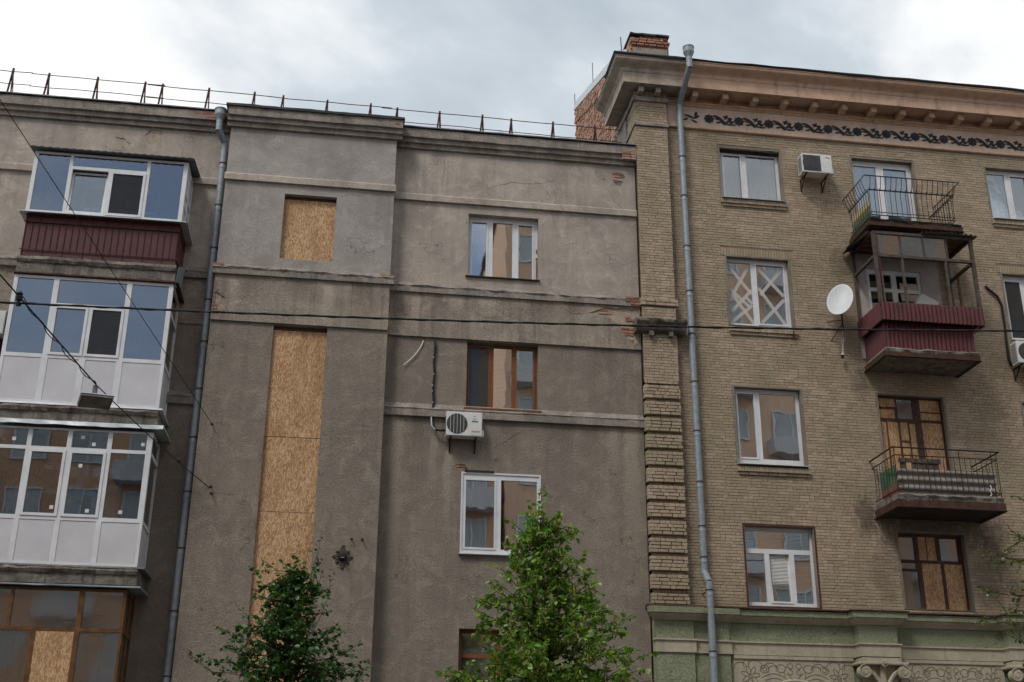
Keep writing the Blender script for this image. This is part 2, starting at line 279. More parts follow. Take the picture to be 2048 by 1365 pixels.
def leafmat(name, c0, c1, c2):
    q = NT(name); q.t.nodes.remove(q.b)
    r = q.n('ShaderNodeAttribute', 'Fac', attribute_name='rnd'); c = q.ramp(r, [(0.0, c0), (0.6, c1), (1.0, c2)])
    d = q.n('ShaderNodeBsdfDiffuse', 0, {'Color': c}); t = q.n('ShaderNodeBsdfTranslucent', 0, {'Color': q.mix(1.0, c, (1.2, 1.5, 0.6), 'MULTIPLY')})
    g = q.n('ShaderNodeBsdfGlossy', 0, {'Color': (0.8, 0.9, 0.8), 'Roughness': 0.45})
    a = q.n('ShaderNodeMixShader', 0, {0: 0.35, 1: d, 2: t}); sh = q.n('ShaderNodeMixShader', 0, {0: 0.05, 1: a, 2: g})
    q.t.links.new(sh, q.out.inputs[0]); return q.m
M['leaf_dk'] = leafmat('dark_leaf', (0.024, 0.066, 0.016), (0.042, 0.105, 0.024), (0.10, 0.19, 0.034))
M['leaf_ln'] = leafmat('linden_leaf', (0.065, 0.14, 0.02), (0.13, 0.24, 0.032), (0.28, 0.40, 0.07))
M['bract'] = leafmat('linden_bract', (0.22, 0.24, 0.07), (0.36, 0.36, 0.11), (0.42, 0.34, 0.08))
M['leaf_rt'] = leafmat('olive_leaf', (0.05, 0.06, 0.014), (0.10, 0.12, 0.022), (0.19, 0.15, 0.035))

# ------------------------------------------------------------------ helpers
WL = {}
def reg(o, loc, parent=None):
    WL[o.as_pointer()] = Vector(loc); COL.objects.link(o)
    if parent is not None: o.parent = parent; o.location = Vector(loc) - WL[parent.as_pointer()]
    else: o.location = Vector(loc)
    return o
def tag(o, label=None, cat=None, group=None, kind=None):
    for k, v in (('label', label), ('category', cat), ('group', group), ('kind', kind)):
        if v: o[k] = v
    return o
def thing(name, loc, label, cat, group=None):
    o = bpy.data.objects.new(name, None); o.empty_display_size = 0.2
    return tag(reg(o, loc), label, cat, group)

class MB:
    def __init__(s): s.v = []; s.f = []; s.a = []
    def face(s, *idx, rnd=None): s.f.append(idx); s.a.append(rnd if rnd is not None else 0.5)
    def box(s, x0, x1, y0, y1, z0, z1, rnd=None, skip=''):
        b = len(s.v)
        s.v += [(x0, y0, z0), (x1, y0, z0), (x1, y1, z0), (x0, y1, z0), (x0, y0, z1), (x1, y0, z1), (x1, y1, z1), (x0, y1, z1)]
        for k, q in (('f', (0, 1, 5, 4)), ('b', (2, 3, 7, 6)), ('l', (3, 0, 4, 7)), ('r', (1, 2, 6, 5)), ('t', (4, 5, 6, 7)), ('d', (3, 2, 1, 0))):
            if k not in skip: s.face(*[b + i for i in q], rnd=rnd)
        return s
    def xbox(s, sx, sy, sz, mat):
        b = len(s.v); c = [(-1, -1, -1), (1, -1, -1), (1, 1, -1), (-1, 1, -1), (-1, -1, 1), (1, -1, 1), (1, 1, 1), (-1, 1, 1)]
        for p in c: s.v.append(tuple(mat @ Vector((p[0] * sx / 2, p[1] * sy / 2, p[2] * sz / 2))))
        for q in ((0, 1, 5, 4), (2, 3, 7, 6), (3, 0, 4, 7), (1, 2, 6, 5), (4, 5, 6, 7), (3, 2, 1, 0)): s.face(*[b + i for i in q])
        return s
    def bar(s, a, b, w, h=None):
        a, b = Vector(a), Vector(b); d = b - a
        m = Matrix.Translation((a + b) / 2) @ d.to_track_quat('Z', 'Y').to_matrix().to_4x4()
        return s.xbox(w, h or w, d.length, m)
    def tube(s, pts, r, n=8, cap=True):
        pts = [Vector(p) for p in pts]; rs = r if isinstance(r, (list, tuple)) else [r] * len(pts); rings = []
        u0 = None
        for i, p in enumerate(pts):
            d = (pts[min(i + 1, len(pts) - 1)] - pts[max(i - 1, 0)])
            if d.length < 1e-9: d = Vector((0, 0, 1))
            d.normalize()
            if u0 is None: u0 = d.orthogonal().normalized()
            u = (u0 - d * u0.dot(d)); u = u.normalized() if u.length > 1e-6 else d.orthogonal().normalized(); u0 = u
            w = d.cross(u); ring = []
            for k in range(n):
                t = 2 * math.pi * k / n; ring.append(len(s.v)); s.v.append(tuple(p + (u * math.cos(t) + w * math.sin(t)) * rs[i]))
            rings.append(ring)
        for a, b in zip(rings, rings[1:]):
            for k in range(n): s.face(a[k], a[(k + 1) % n], b[(k + 1) % n], b[k])
        if cap: s.face(*rings[0][::-1]); s.face(*rings[-1])
        return s
    def holed(s, outer, holes, y, thick=0.0, axis='y', back=False, rnd=None):
        """sheet in the XZ plane (axis y) facing -y, with holes; holes get sides `thick` deep (list or number)"""
        vs, ed = [], []
        for loop in [outer] + holes:
            b = len(vs); vs += [Vector(p) for p in loop]; ed += [(b + i, b + (i + 1) % len(loop)) for i in range(len(loop))]
        ov, oe, of, *_ = delaunay_2d_cdt(vs, ed, [], 0, 1e-5)
        def inside(p, poly):
            c = False; n = len(poly)
            for i in range(n):
                x1, y1 = poly[i]; x2, y2 = poly[i - 1]
                if (y1 > p[1]) != (y2 > p[1]) and p[0] < (x2 - x1) * (p[1] - y1) / (y2 - y1) + x1: c = not c
            return c
        P = (lambda a, c, d: (a, d, c)) if axis == 'y' else (lambda a, c, d: (d, -a, c))
        for yy, flip in ((y, False),) + (((y + thick, True),) if back else ()):
            b = len(s.v); s.v += [P(p[0], p[1], yy) for p in ov]
            for t in of:
                c = sum((ov[i] for i in t), Vector((0, 0))) / len(t)
                if inside(c, outer) and not any(inside(c, h) for h in holes):
                    a2 = sum(ov[t[i]][0] * ov[t[(i + 1) % len(t)]][1] - ov[t[(i + 1) % len(t)]][0] * ov[t[i]][1] for i in range(len(t)))
                    t = list(t) if a2 > 0 else list(t)[::-1]
                    if flip: t = t[::-1]
                    s.face(*[b + i for i in t], rnd=rnd)
        for k, h in enumerate(holes + ([outer] if back else [])):
            d = thick[k] if isinstance(thick, (list, tuple)) else thick
            if not d: continue
            ar = sum(h[i][0] * h[(i + 1) % len(h)][1] - h[(i + 1) % len(h)][0] * h[i][1] for i in range(len(h)))
            h = h if ar > 0 else h[::-1]
            b = len(s.v); n = len(h)
            s.v += [P(p[0], p[1], y) for p in h] + [P(p[0], p[1], y + d) for p in h]
            for i in range(n):
                j = (i + 1) % n; q = (b + i, b + n + i, b + n + j, b + j)
                s.face(*(q if k < len(holes) else q[::-1]), rnd=rnd)
        return s
    def prism(s, poly, y0, y1, rnd=None):
        return s.holed(poly, [], y0, y1 - y0, back=True, rnd=rnd)
    def lathe(s, prof, c, n=20, axis='z'):
        rings = []
        for r, h in prof:
            ring = []
            for k in range(n):
                t = 2 * math.pi * k / n; p = (r * math.cos(t), r * math.sin(t), h)
                if axis == 'y': p = (p[0], p[2], p[1])
                ring.append(len(s.v)); s.v.append((c[0] + p[0], c[1] + p[1], c[2] + p[2]))
            rings.append(ring)
        for a, b in zip(rings, rings[1:]):
            for k in range(n): s.face(a[k], a[(k + 1) % n], b[(k + 1) % n], b[k])
        return s
    def sweep(s, prof, x0, x1, step=0.12, jit=0.0, seed=0, caps=True):
        """profile [(y,z)] from top-back round to bottom-back swept along x; jit = list per point or number"""
        n = max(1, int((x1 - x0) / step)); rows = []
        for i in range(n + 1):
            x = x0 + (x1 - x0) * i / n; row = []
            for k, (y, z) in enumerate(prof):
                j = jit[k] if isinstance(jit, (list, tuple)) else jit
                if j:
                    v = mnoise.noise_vector(Vector((x * 3.1 + seed, k * 0.8, seed * 1.7))) + 0.6 * mnoise.noise_vector(Vector((x * 11 + seed, k * 2.1, 5)))
                    y += v.y * j; z += v.z * j
                row.append(len(s.v)); s.v.append((x, y, z))
            rows.append(row)
        for a, b in zip(rows, rows[1:]):
            for k in range(len(prof) - 1): s.face(a[k], a[k + 1], b[k + 1], b[k])
        if caps: s.face(*rows[0][::-1]); s.face(*rows[-1])
        return s
    def build(s, name, mat, parent=None, smooth=False, bevel=0.0, origin=None):
        me = bpy.data.meshes.new(name)
        lo = [min(v[i] for v in s.v) for i in range(3)]; hi = [max(v[i] for v in s.v) for i in range(3)]
        c = Vector(origin) if origin is not None else Vector([(a + b) / 2 for a, b in zip(lo, hi)])
        me.from_pydata([tuple(Vector(v) - c) for v in s.v], [], s.f)
        me.materials.append(M[mat])
        at = me.attributes.new('rnd', 'FLOAT', 'FACE'); at.data.foreach_set('value', s.a)
        if smooth: me.polygons.foreach_set('use_smooth', [True] * len(me.polygons))
        me.update()
        o = bpy.data.objects.new(name, me); reg(o, c, parent)
        if bevel:
            bv = o.modifiers.new('bevel', 'BEVEL'); bv.width = bevel; bv.segments = 2; bv.limit_method = 'ANGLE'
        return o
def rect(x0, x1, z0, z1): return [(x0, z0), (x1, z0), (x1, z1), (x0, z1)]
def ragged(poly, amp=0.03, step=0.08, seed=0):
    out = []; rr = random.Random(seed)
    for i in range(len(poly)):
        a, b = Vector(poly[i]), Vector(poly[(i + 1) % len(poly)]); n = max(1, int((b - a).length / step))
        for k in range(n):
            p = a.lerp(b, k / n); out.append((p.x + rr.uniform(-amp, amp), p.y + rr.uniform(-amp, amp)))
    return out
def bx(name, mat, parent, *c, bevel=0.0): return MB().box(*c).build(name, mat, parent, bevel=bevel)

# ------------------------------------------------------------------ ground
tag(MB().box(-400, 400, -400, 400, -0.5, 0).build('ground', 'paving'), kind='structure')
tag(MB().box(-200, 200, -24.0, -9.5, -0.14, 0.004).build('road', 'asphalt'), kind='structure')
for nm, a, b in (('pavement', -9.5, -0.9), ('pavement', -32, -24.0)):
    tag(MB().box(-200, 200, a, b, -0.1, 0.13).build(nm, 'paving'), kind='structure')

# ------------------------------------------------------------------ shared builders
UNIT = {}
def unit_brick(mat):
    if mat not in UNIT:
        me = bpy.data.meshes.new('brick'); e = 0.46
        v = [(-e, -.5, -.42), (e, -.5, -.42), (e, -.5, .42), (-e, -.5, .42), (-.5, -.3, -.5), (.5, -.3, -.5), (.5, -.3, .5), (-.5, -.3, .5), (-.5, .5, -.5), (.5, .5, -.5), (.5, .5, .5), (-.5, .5, .5)]
        f = [(0, 1, 2, 3)]
        for a in range(4):
            b = (a + 1) % 4; f += [(4 + a, 4 + b, b, a), (8 + a, 8 + b, 4 + b, 4 + a)]
        f += [(11, 10, 9, 8)]
        me.from_pydata(v, [], f); me.materials.append(M[mat]); UNIT[mat] = me
    return UNIT[mat]
def brick(parent, x0, x1, y0, y1, z0, z1, mat, rz=0.0):
    o = bpy.data.objects.new('brick', unit_brick(mat)); reg(o, ((x0 + x1) / 2, (y0 + y1) / 2, (z0 + z1) / 2), parent)
    o.scale = (x1 - x0, y1 - y0, z1 - z0); o.rotation_euler = (0, rz, 0); return o
def brick_patch(parent, x0, x1, z0, z1, y, mat='red_o', keep=0.8, seed=1, course=0.078, proud=0.0):
    rr = random.Random(seed); z = z0; k = 0
    while z + course <= z1 + 0.01:
        x = x0 - (0.13 if k % 2 else 0.0)
        while x < x1:
            l = 0.25 if rr.random() < 0.7 else 0.12
            a, b = max(x, x0), min(x + l - 0.012, x1)
            if b - a > 0.05 and rr.random() < keep: brick(parent, a, b, y - 0.012 - rr.uniform(0, .01) - proud, y + 0.03, z, z + course - 0.013, mat)
            x += l
        z += course; k += 1

def folds(mb, x0, x1, z0, z1, y, amp=0.045, n=None, seed=0):
    n = n or max(8, int((x1 - x0) / 0.025)); rr = random.Random(seed); ph = rr.uniform(0, 6); b = len(mb.v)
    for i in range(n + 1):
        x = x0 + (x1 - x0) * i / n; yy = y + amp * (math.sin(x * 38 + ph) + 0.6 * math.sin(x * 71 + ph * 2)) * 0.6
        mb.v += [(x, yy, z0), (x + rr.uniform(-.004, .004), y + (yy - y) * 0.5, z1)]
    for i in range(n): mb.face(b + 2 * i, b + 2 * i + 2, b + 2 * i + 3, b + 2 * i + 1)
    return mb

def window(parent, x0, x1, z0, z1, y, cells, fm='pvc', depth=0.07, gm='glass', room=True, flat=False, curtain=None, name='window', roomd=2.4, blind=None, label=None):
    w, h = x1 - x0, z1 - z0
    C = [(x0 + a * w, x0 + b * w, z0 + c * h, z0 + d * h, k) for a, b, c, d, k in cells]
    fo = MB().holed(rect(x0, x1, z0, z1), [rect(*c[:4]) for c in C], y, depth, back=True).build(name, fm, parent)
    if label: fo['label'] = label
    sub = parent if flat else fo
    for i, (a, b, c, d, k) in enumerate(C):
        k0 = k[0]
        if k0 in 'sntv':
            mb = MB().holed(rect(a - .012, b + .012, c - .012, d + .012), [rect(a + .03, b - .03, c + .03, d - .03)], y - .018, .075, back=True)
            if k0 == 'v':     # tilted inwards at the top
                ang = 0.09; mb.v = [(px, y + .03 + (py - y - .03) * math.cos(ang) + (pz - c) * math.sin(ang), c + (pz - c) * math.cos(ang)) for px, py, pz in mb.v]
            so = mb.build('sash', fm, sub)
            a, b, c, d = a + .026, b - .026, c + .026, d - .026
        if k0 in 'gsntv':
            pm = MB().box(a - .004, b + .004, y + .028, y + .036, c - .004, d + .004)
            if k0 == 'v': pm.v = [(px, py + (pz - c) * 0.09 + .005, pz) for px, py, pz in pm.v]
            pm.build('pane', gm if len(k) < 2 or k[1] != 'd' else 'glass_c', sub)
        if k0 == 'n': bx('insect_net', 'net', sub, a - .01, b + .01, y - .012, y - .008, c - .01, d + .01)
        if k0 == 'b': bx('board', 'osb', sub, a - .015, b + .015, y + .012 + .002 * (i % 3), y + .026 + .002 * (i % 3), c - .015, d + .015)
    if curtain:
        cm, sides = curtain
        for (ca, cb_, cz0, cz1) in sides: folds(MB(), x0 + ca * w, x0 + cb_ * w, z0 + cz0 * h, z0 + cz1 * h, y + .13, seed=int(x0 * 100)).build('curtain', cm, sub, smooth=True)
    if blind:
        ca, cb_, cz0, cz1 = blind; mb = MB(); z = z0 + cz0 * h
        while z < z0 + cz1 * h:
            mb.xbox((cb_ - ca) * w, .026, .002, Matrix.Translation((x0 + (ca + cb_) / 2 * w, y + .075, z)) @ Matrix.Rotation(R(55), 4, 'X')); z += 0.034
        mb.build('blind', 'blind', sub)
    if room:
        a, b, c, d, e, f = x0 - .25, x1 + .25, y + depth + .004, y + roomd, z0 - .35, z1 + .25
        mb = MB().box(a, b, c, d, e, f, skip='f'); mb.f = [q[::-1] for q in mb.f]; mb.build('room', 'room', parent)
    return fo

def corr(mb, x0, x1, z0, z1, y, amp=0.02, per=0.12, vert=True, top=None):
    """corrugated sheet; vert: waves run vertically"""
    n = int(((x1 - x0) if vert else (z1 - z0)) / per * 8); b = len(mb.v)
    for i in range(n + 1):
        t = i / n
        if vert:
            x = x0 + (x1 - x0) * t; w = amp * math.sin((x - x0) / per * 2 * math.pi); mb.v += [(x, y + w, z0), (x, y + w, z1)]
        else:
            z = z0 + (z1 - z0) * t; w = amp * math.sin((z - z0) / per * 2 * math.pi); mb.v += [(x0, y + w, z), (x1, y + w, z)]
    for i in range(n):
        q = (b + 2 * i, b + 2 * i + 2, b + 2 * i + 3, b + 2 * i + 1); mb.face(*(q if vert else q[::-1]))
    return mb

# ------------------------------------------------------------------ grey plastered building
G = thing('grey_apartment_building', (-2.0, 0, 0), 'grey plastered apartment building with boarded stair windows and a projecting central tower', 'building')
XL, XT0, XT1, XM = -13.0, -3.38, 0.87, 7.335
TY = -0.37
Z_S1, Z_S2, Z_S3, Z_S4, Z_C = 16.66, 14.03, 12.85, 10.77, 18.19
WA, WB, WC, WD = (2.84, 4.69, 14.62, 16.41), (2.88, 4.68, 11.07, 12.82), (2.84, 4.71, 7.50, 9.41), (2.84, 4.71, 3.9, 5.75)
patch_m = [ragged([(5.98, 13.78), (6.35, 13.74), (6.55, 13.66), (6.75, 13.52), (6.85, 13.3), (7.02, 13.08), (7.30, 12.98), (7.30, 13.97), (6.4, 13.95)], .02, .07, 3)]
patch_u = [ragged([(6.70, 17.98), (7.02, 17.98), (7.06, 17.84), (6.88, 17.80), (6.74, 17.84)], .015, .05, 4), ragged([(6.72, 17.74), (6.98, 17.73), (6.95, 17.60), (6.80, 17.59)], .015, .05, 5)]
patch_l = [ragged([(2.66, 9.62), (2.90, 9.62), (2.98, 9.47), (2.72, 9.47)], .012, .05, 6)]
def ring(w): return rect(*w)
MB().holed(rect(XT1, XM, 0, Z_S3), [ring(WB), ring(WC), ring(WD)] + patch_l, 0, [.22, .04, .25, .03]).build('wall', 'pl_main', G)
MB().holed(rect(XT1, XM, Z_S3, Z_S2 + .02), patch_m, -0.06, .03).box(XT1, XM, -.06, .02, Z_S3 - .001, Z_S3, skip='fblrt').build('wall', 'pl_band', G)
MB().holed(rect(XT1, XM, Z_S2 + .02, 18.7), [ring(WA)] + patch_u, 0.003, [.22, .02, .02]).build('wall', 'pl_up', G)
# undercoat and brick behind the fallen plaster
bx('undercoat', 'under', G, 5.9, 7.33, -.032, .0, 12.90, 14.0); bx('undercoat', 'mortar_g', G, 6.6, 7.15, .02, .05, 17.5, 18.05); bx('undercoat', 'mortar_g', G, 2.6, 3.05, .026, .05, 9.43, 9.68)
brick_patch(G, 6.12, 6.60, 13.78, 13.94, -.032, seed=2, keep=.85); brick_patch(G, 6.80, 7.14, 13.06, 13.46, -.032, seed=3, keep=.9); brick_patch(G, 6.95, 7.3, 13.62, 13.78, -.032, seed=5)
brick_patch(G, 6.70, 7.02, 17.84, 18.0, .02, seed=7, keep=.9); brick_patch(G, 6.74, 6.97, 17.60, 17.76, .02, seed=8); brick_patch(G, 2.66, 2.96, 9.47, 9.64, .028, seed=9)
# tower
TW, TT = (-1.88, -0.575, 14.58, 16.39), (-1.875, -0.585, 2.6, 12.79)
patch_t = [ragged([(-3.33, 13.55), (-3.10, 13.42), (-3.06, 13.15), (-3.16, 12.95), (-3.33, 12.93)], .015, .05, 10)]
MB().holed(rect(XT0, XT1, 0, Z_S3 - .03), [rect(*TT)], TY, .13).build('wall', 'pl_low', G)
MB().holed(rect(XT0, XT1, Z_S3 - .03, Z_S2 + .02), patch_t, TY - .055, .03).box(XT0, XT1, TY - .055, TY + .02, Z_S3 - .031, Z_S3 - .03, skip='fblrt').build('wall', 'pl_band', G)
MB().holed(rect(XT0, XT1, Z_S2 + .02, 18.7), [rect(*TW)], TY + .003, .17).build('wall', 'pl_tow', G)
MB().box(XT0 + .002, XT0 + .02, TY + .004, .3, 0, 18.7, skip='fb').box(XT1 - .02, XT1 - .002, TY + .004, .3, 0, 18.7, skip='fb').build('wall', 'pl_up', G)
bx('undercoat', 'under', G, -3.36, -3.0, TY - .028, TY - .01, 12.9, 13.6); brick_patch(G, -3.36, -3.2, 12.94, 13.02, TY - .028, seed=11, keep=1); brick_patch(G, -3.36, -3.24, 13.1, 13.28, TY - .028, seed=12, keep=1)
bx('board', 'osb', G, TW[0] - .02, TW[1] + .02, TY + .135, TY + .15, TW[2] - .02, TW[3] - .09)
seams = [12.70, 10.005, 8.215, 6.43, 4.6, 2.55]
for i in range(5): bx('board', 'osb', G, TT[0] - .01, TT[1] + .01, TY + .085 + (i % 2) * .006, TY + .10 + (i % 2) * .006, seams[i + 1] + .006, seams[i] - .006)
bx('lintel', 'oldwood', G, TT[0] - .01, TT[1] + .01, TY + .09, TY + .14, 12.70, 12.80); bx('lintel', 'oldwood', G, TW[0] - .01, TW[1] + .01, TY + .14, TY + .17, TW[3] - .09, TW[3] + .01)
# left wing
patch_w = [ragged([(-5.54, 17.98), (-5.42, 18.17), (-5.16, 18.14), (-5.11, 17.77), (-5.43, 17.73)], .02, .05, 13), ragged([(-6.26, 17.84), (-6.06, 17.83), (-5.87, 17.67), (-5.87, 17.57), (-6.04, 17.55), (-6.08, 17.71)], .015, .05, 14)]
LW = [(-6.9, -5.0, 14.3, 16.5), (-6.9, -5.0, 10.9, 13.0), (-6.9, -5.0, 7.3, 9.3), (-6.9, -5.0, 3.6, 5.8)]
MB().holed(rect(XL, XT0 + .01, Z_S2 + .02, 18.7), patch_w + [rect(*LW[0])], .002, [.02, .02, .2]).build('wall', 'pl_up', G)
MB().holed(rect(XL, XT0 + .01, Z_S3 - .02, Z_S2 + .02), [rect(-6.9, -5.0, 12.9, 12.98)], -.02, .1).build('wall', 'pl_band', G)
MB().holed(rect(XL, XT0 + .01, 0, Z_S3 - .02), [rect(*LW[1][:3], 12.82), rect(*LW[2]), rect(*LW[3])], .002, .2).build('wall', 'pl_low', G)
bx('undercoat', 'under', G, -6.6, -4.9, .02, .05, 17.2, 18.15)
for a in LW: window(G, a[0], a[1], a[2], min(a[3], 12.8) if a[2] == 10.9 else a[3], .12, [(.05, .46, .05, .62, 's'), (.54, .95, .05, .62, 's'), (.05, .46, .68, .95, 'g'), (.54, .95, .68, .95, 'g')])
# back, side, roof
MB().box(XL, XM, 11.9, 12.0, 0, 18.5).box(XL, XL + .1, .3, 11.9, 0, 18.5).box(XM - .1, XM, .3, 11.9, 0, 18.5).build('wall', 'pl_low', G)
MB().box(XL, XM, .5, 12.0, 18.5, 18.62).build('roof', 'galv_dk', G)

# string courses, cornices, flashings
def prof_s1(y): return [(y, Z_S1 + .22), (y - .04, Z_S1 + .20), (y - .07, Z_S1 + .16), (y - .07, Z_S1), (y, Z_S1)]
def prof_s2(y): return [(y, Z_S2 + .30), (y - .08, Z_S2 + .25), (y - .14, Z_S2 + .17), (y - .115, Z_S2 + .13), (y - .115, Z_S2), (y - .02, Z_S2 - .01)]
def prof_s4(y): return [(y, Z_S4 + .34), (y - .05, Z_S4 + .27), (y - .10, Z_S4 + .19), (y - .085, Z_S4 + .17), (y - .085, Z_S4), (y, Z_S4)]
def prof_c(y): return [(y + .3, 18.72), (y - .22, 18.70), (y - .22, 18.46), (y - .15, 18.44), (y - .15, 18.33), (y - .08, 18.31), (y - .08, 18.20), (y, 18.19)]
J1 = [0, .012, .008, .006, 0]; J2 = [.0, .03, .03, .012, .006, 0]
for y, a, b, sd in ((TY, XT0 - .03, XT1 + .04, 1), (0, XT1 + .001, XM, 2), (0, XL, XT0, 3)):
    MB().sweep(prof_s1(y), a, b, .1, J1, sd).build('string_course', 'pl_up', G)
    MB().sweep(prof_s2(y), a - (.03 if y else 0), b + (.06 if y else 0), .06, J2, sd + 10).build('string_course', 'ledge', G)
    MB().sweep(prof_c(y), a - (.06 if y else 0), b + (.1 if y else 0), .12, [0, .012, .012, .006, .006, .006, .006, 0], sd + 20).build('cornice', 'ledge', G)
    x0, x1 = a - (.12 if y else 0), b + (.14 if y else 0)
    MB().sweep([(y + .5, 18.78), (y - .26, 18.765), (y - .27, 18.735 if y == 0 else 18.69), (y - .24, 18.735 if y == 0 else 18.70), (y + .5, 18.755)], x0, x1, .15, [0, .012, .014, .012, 0], sd + 30).build('flashing', 'bitumen' if y else 'galv_dk', G)
MB().sweep(prof_s4(0), XT1 + .001, XM + .01, .1, [0, .015, .012, .006, .004, 0], 40).build('string_course', 'ledge', G)
MB().sweep(prof_s4(0), -4.3, XT0, .1, [0, .02, .015, .006, .004, 0], 41).build('string_course', 'ledge', G)
# broken bricks at the ends of ledges and cornice
brick_patch(G, 6.95, 7.33, 18.30, 18.62, -.16, seed=21, keep=.85, proud=.05); brick_patch(G, .62, .98, 14.22, 14.31, TY - .1, seed=22, keep=1); brick_patch(G, 6.95, 7.33, 14.06, 14.30, -.09, seed=23, keep=.8, proud=.03)
brick_patch(G, .55, .98, 18.40, 18.64, TY - .2, seed=24, keep=.5, proud=.02); brick_patch(G, -4.4, -3.5, 18.45, 18.68, -.2, seed=25, keep=.45, proud=.01); brick_patch(G, -3.44, -3.2, 14.24, 14.31, TY - .1, seed=26, keep=1)

# main-wall windows
wa = window(G, *WA, .18, [(.05, .285, .035, .93, 's'), (.36, .64, .035, .93, 'g'), (.71, .94, .035, .93, 's')], curtain=('tulle', [(.0, 1, .0, .55)]))
bx('sill', 'rust', wa, WA[0] - .05, WA[1] + .03, -.06, .2, WA[2] - .03, WA[2] - .005)
for za, zb_ in ((.02, .12), (.14, .62), (.66, .72), (.86, .96)):
    mb = MB().sweep([(.182, 0), (.15, .0), (.15, .03), (.182, .03)], 0, zb_ - za, .03, .008, za * 9)
    mb.v = [(WA[1] - .045 + v[2], v[1], WA[2] + za + v[0]) for v in mb.v]; mb.build('foam_edge', 'foam', wa)
wb = window(G, *WB, .17, [(.03, .325, .03, .97, 'n'), (.385, .64, .03, .97, 'g'), (.69, .96, .03, .97, 's')], 'brownf', blind=(.34, .97, .0, .97))
bx('sill', 'brownf', wb, WB[0] - .05, WB[1] + .07, -.08, .2, WB[2] - .05, WB[2] - .01)
wc = window(G, *WC, .0, [(.03, .43, .05, .93, 's'), (.50, .965, .05, .93, 'g')], curtain=('tulle', [(.02, .98, 0.02, .95)]))
MB().holed(rect(WC[0] - .03, WC[1] + .03, WC[2] - .03, WC[3] + .03), [rect(WC[0] + .01, WC[1] - .01, WC[2] + .01, WC[3] - .01)], -.025, .03, back=True).build('casing', 'pvc', wc)
bx('sill', 'pvc', wc, WC[0] - .06, WC[1] + .04, -.1, 0, WC[2] - .05, WC[2] - .032)
bx('lintel', 'soot', G, WC[0] + .05, WC[0] + .75, -.05, .01, WC[3] + .032, WC[3] + .075)
wd = window(G, *WD, .2, [(.05, .46, .04, .66, 'g'), (.54, .95, .04, .66, 'g'), (.05, .46, .71, .96, 'g'), (.54, .95, .71, .96, 'g')], 'brownf', gm='glass_old')

# cracks in the render coat
def crack(pts, y, w=.0055, seed=0):
    rr = random.Random(seed); P = []
    for (a, b) in zip(pts, pts[1:]):
        n = max(2, int(math.hypot(b[0] - a[0], b[1] - a[1]) / .07))
        for k in range(n): P.append((a[0] + (b[0] - a[0]) * k / n + rr.uniform(-.018, .018), a[1] + (b[1] - a[1]) * k / n + rr.uniform(-.018, .018)))
    P.append(pts[-1]); mb = MB(); n = len(P)
    for i, (x, z) in enumerate(P):
        a, b = P[max(0, i - 1)], P[min(n - 1, i + 1)]; dx, dz = b[0] - a[0], b[1] - a[1]; l = math.hypot(dx, dz) or 1; h = w / 2 * (.35 + .65 * math.sin(math.pi * (i + .5) / n)) * rr.uniform(.6, 1.3)
        mb.v += [(x - dz / l * h, y, z + dx / l * h), (x + dz / l * h, y, z - dx / l * h)]
    for i in range(n - 1): mb.face(2 * i, 2 * i + 1, 2 * i + 3, 2 * i + 2)
    mb.build('crack', 'soot', G)
for i, (pts, y) in enumerate([([(3.05, 16.95), (3.45, 17.25), (3.95, 17.42), (4.7, 17.45), (5.15, 17.6), (5.2, 17.85)], -.002), ([(2.15, 18.15), (2.18, 17.7), (2.12, 17.2), (2.2, 16.9)], -.002), ([(5.1, 17.4), (5.15, 17.0), (5.05, 16.6), (5.15, 16.2)], -.002), ([(6.6, 17.4), (6.75, 17.1), (7.0, 16.9)], -.002),
        ([(3.6, 10.1), (4.0, 10.35), (4.3, 10.55), (4.7, 10.6)], -.006),
        ([(-2.3, 17.7), (-2.2, 17.62), (-2.05, 17.68)], TY - .001), ([(-.5, 16.42), (-.2, 16.5), (.1, 16.47)], TY - .001), ([(5.2, 13.9), (5.6, 13.72), (6.0, 13.78)], -.064), ([(3.0, 13.6), (3.4, 13.45), (3.9, 13.55), (4.4, 13.4)], -.064),
        ([(-4.7, 17.9), (-4.55, 17.6), (-4.6, 17.3)], -.002), ([(-6.6, 17.6), (-6.3, 17.45), (-5.9, 17.5)], -.002)]): crack(pts, y, seed=i)
# ------------------------------------------------------------------ left balconies (parts of the grey building)
BX0, BX1, BY = -7.78, -4.17, -1.2
def slab(parent, z0, z1, x0=BX0, x1=BX1, y=BY, seed=0, mat='ledge_dk'):
    h = z1 - z0
    return MB().sweep([(-.02, z1), (y - .04, z1), (y - .07, z1 - h * .2), (y - .03, z1 - h * .38), (y, z1 - h * .42), (y, z0), (-.02, z0)], x0, x1, .07, [0, .02, .03, .025, .008, .008, 0], seed).build('slab', mat, parent)
def bal_frame(p, xs, zs, y, side_y, fm, cellfn, gm, x1=BX1, depth=.06, m=.05):
    """front grid and right-hand side grid of an enclosure; cellfn(i,j) gives the fill"""
    holes = []; fill = []
    for i in range(len(xs) - 1):
        for j in range(len(zs) - 1):
            k = cellfn(i, j)
            if k is None: continue
            c = (xs[i] + m, xs[i + 1] - m, zs[j] + m, zs[j + 1] - m); holes.append(c); fill.append(k)
    return holes, fill

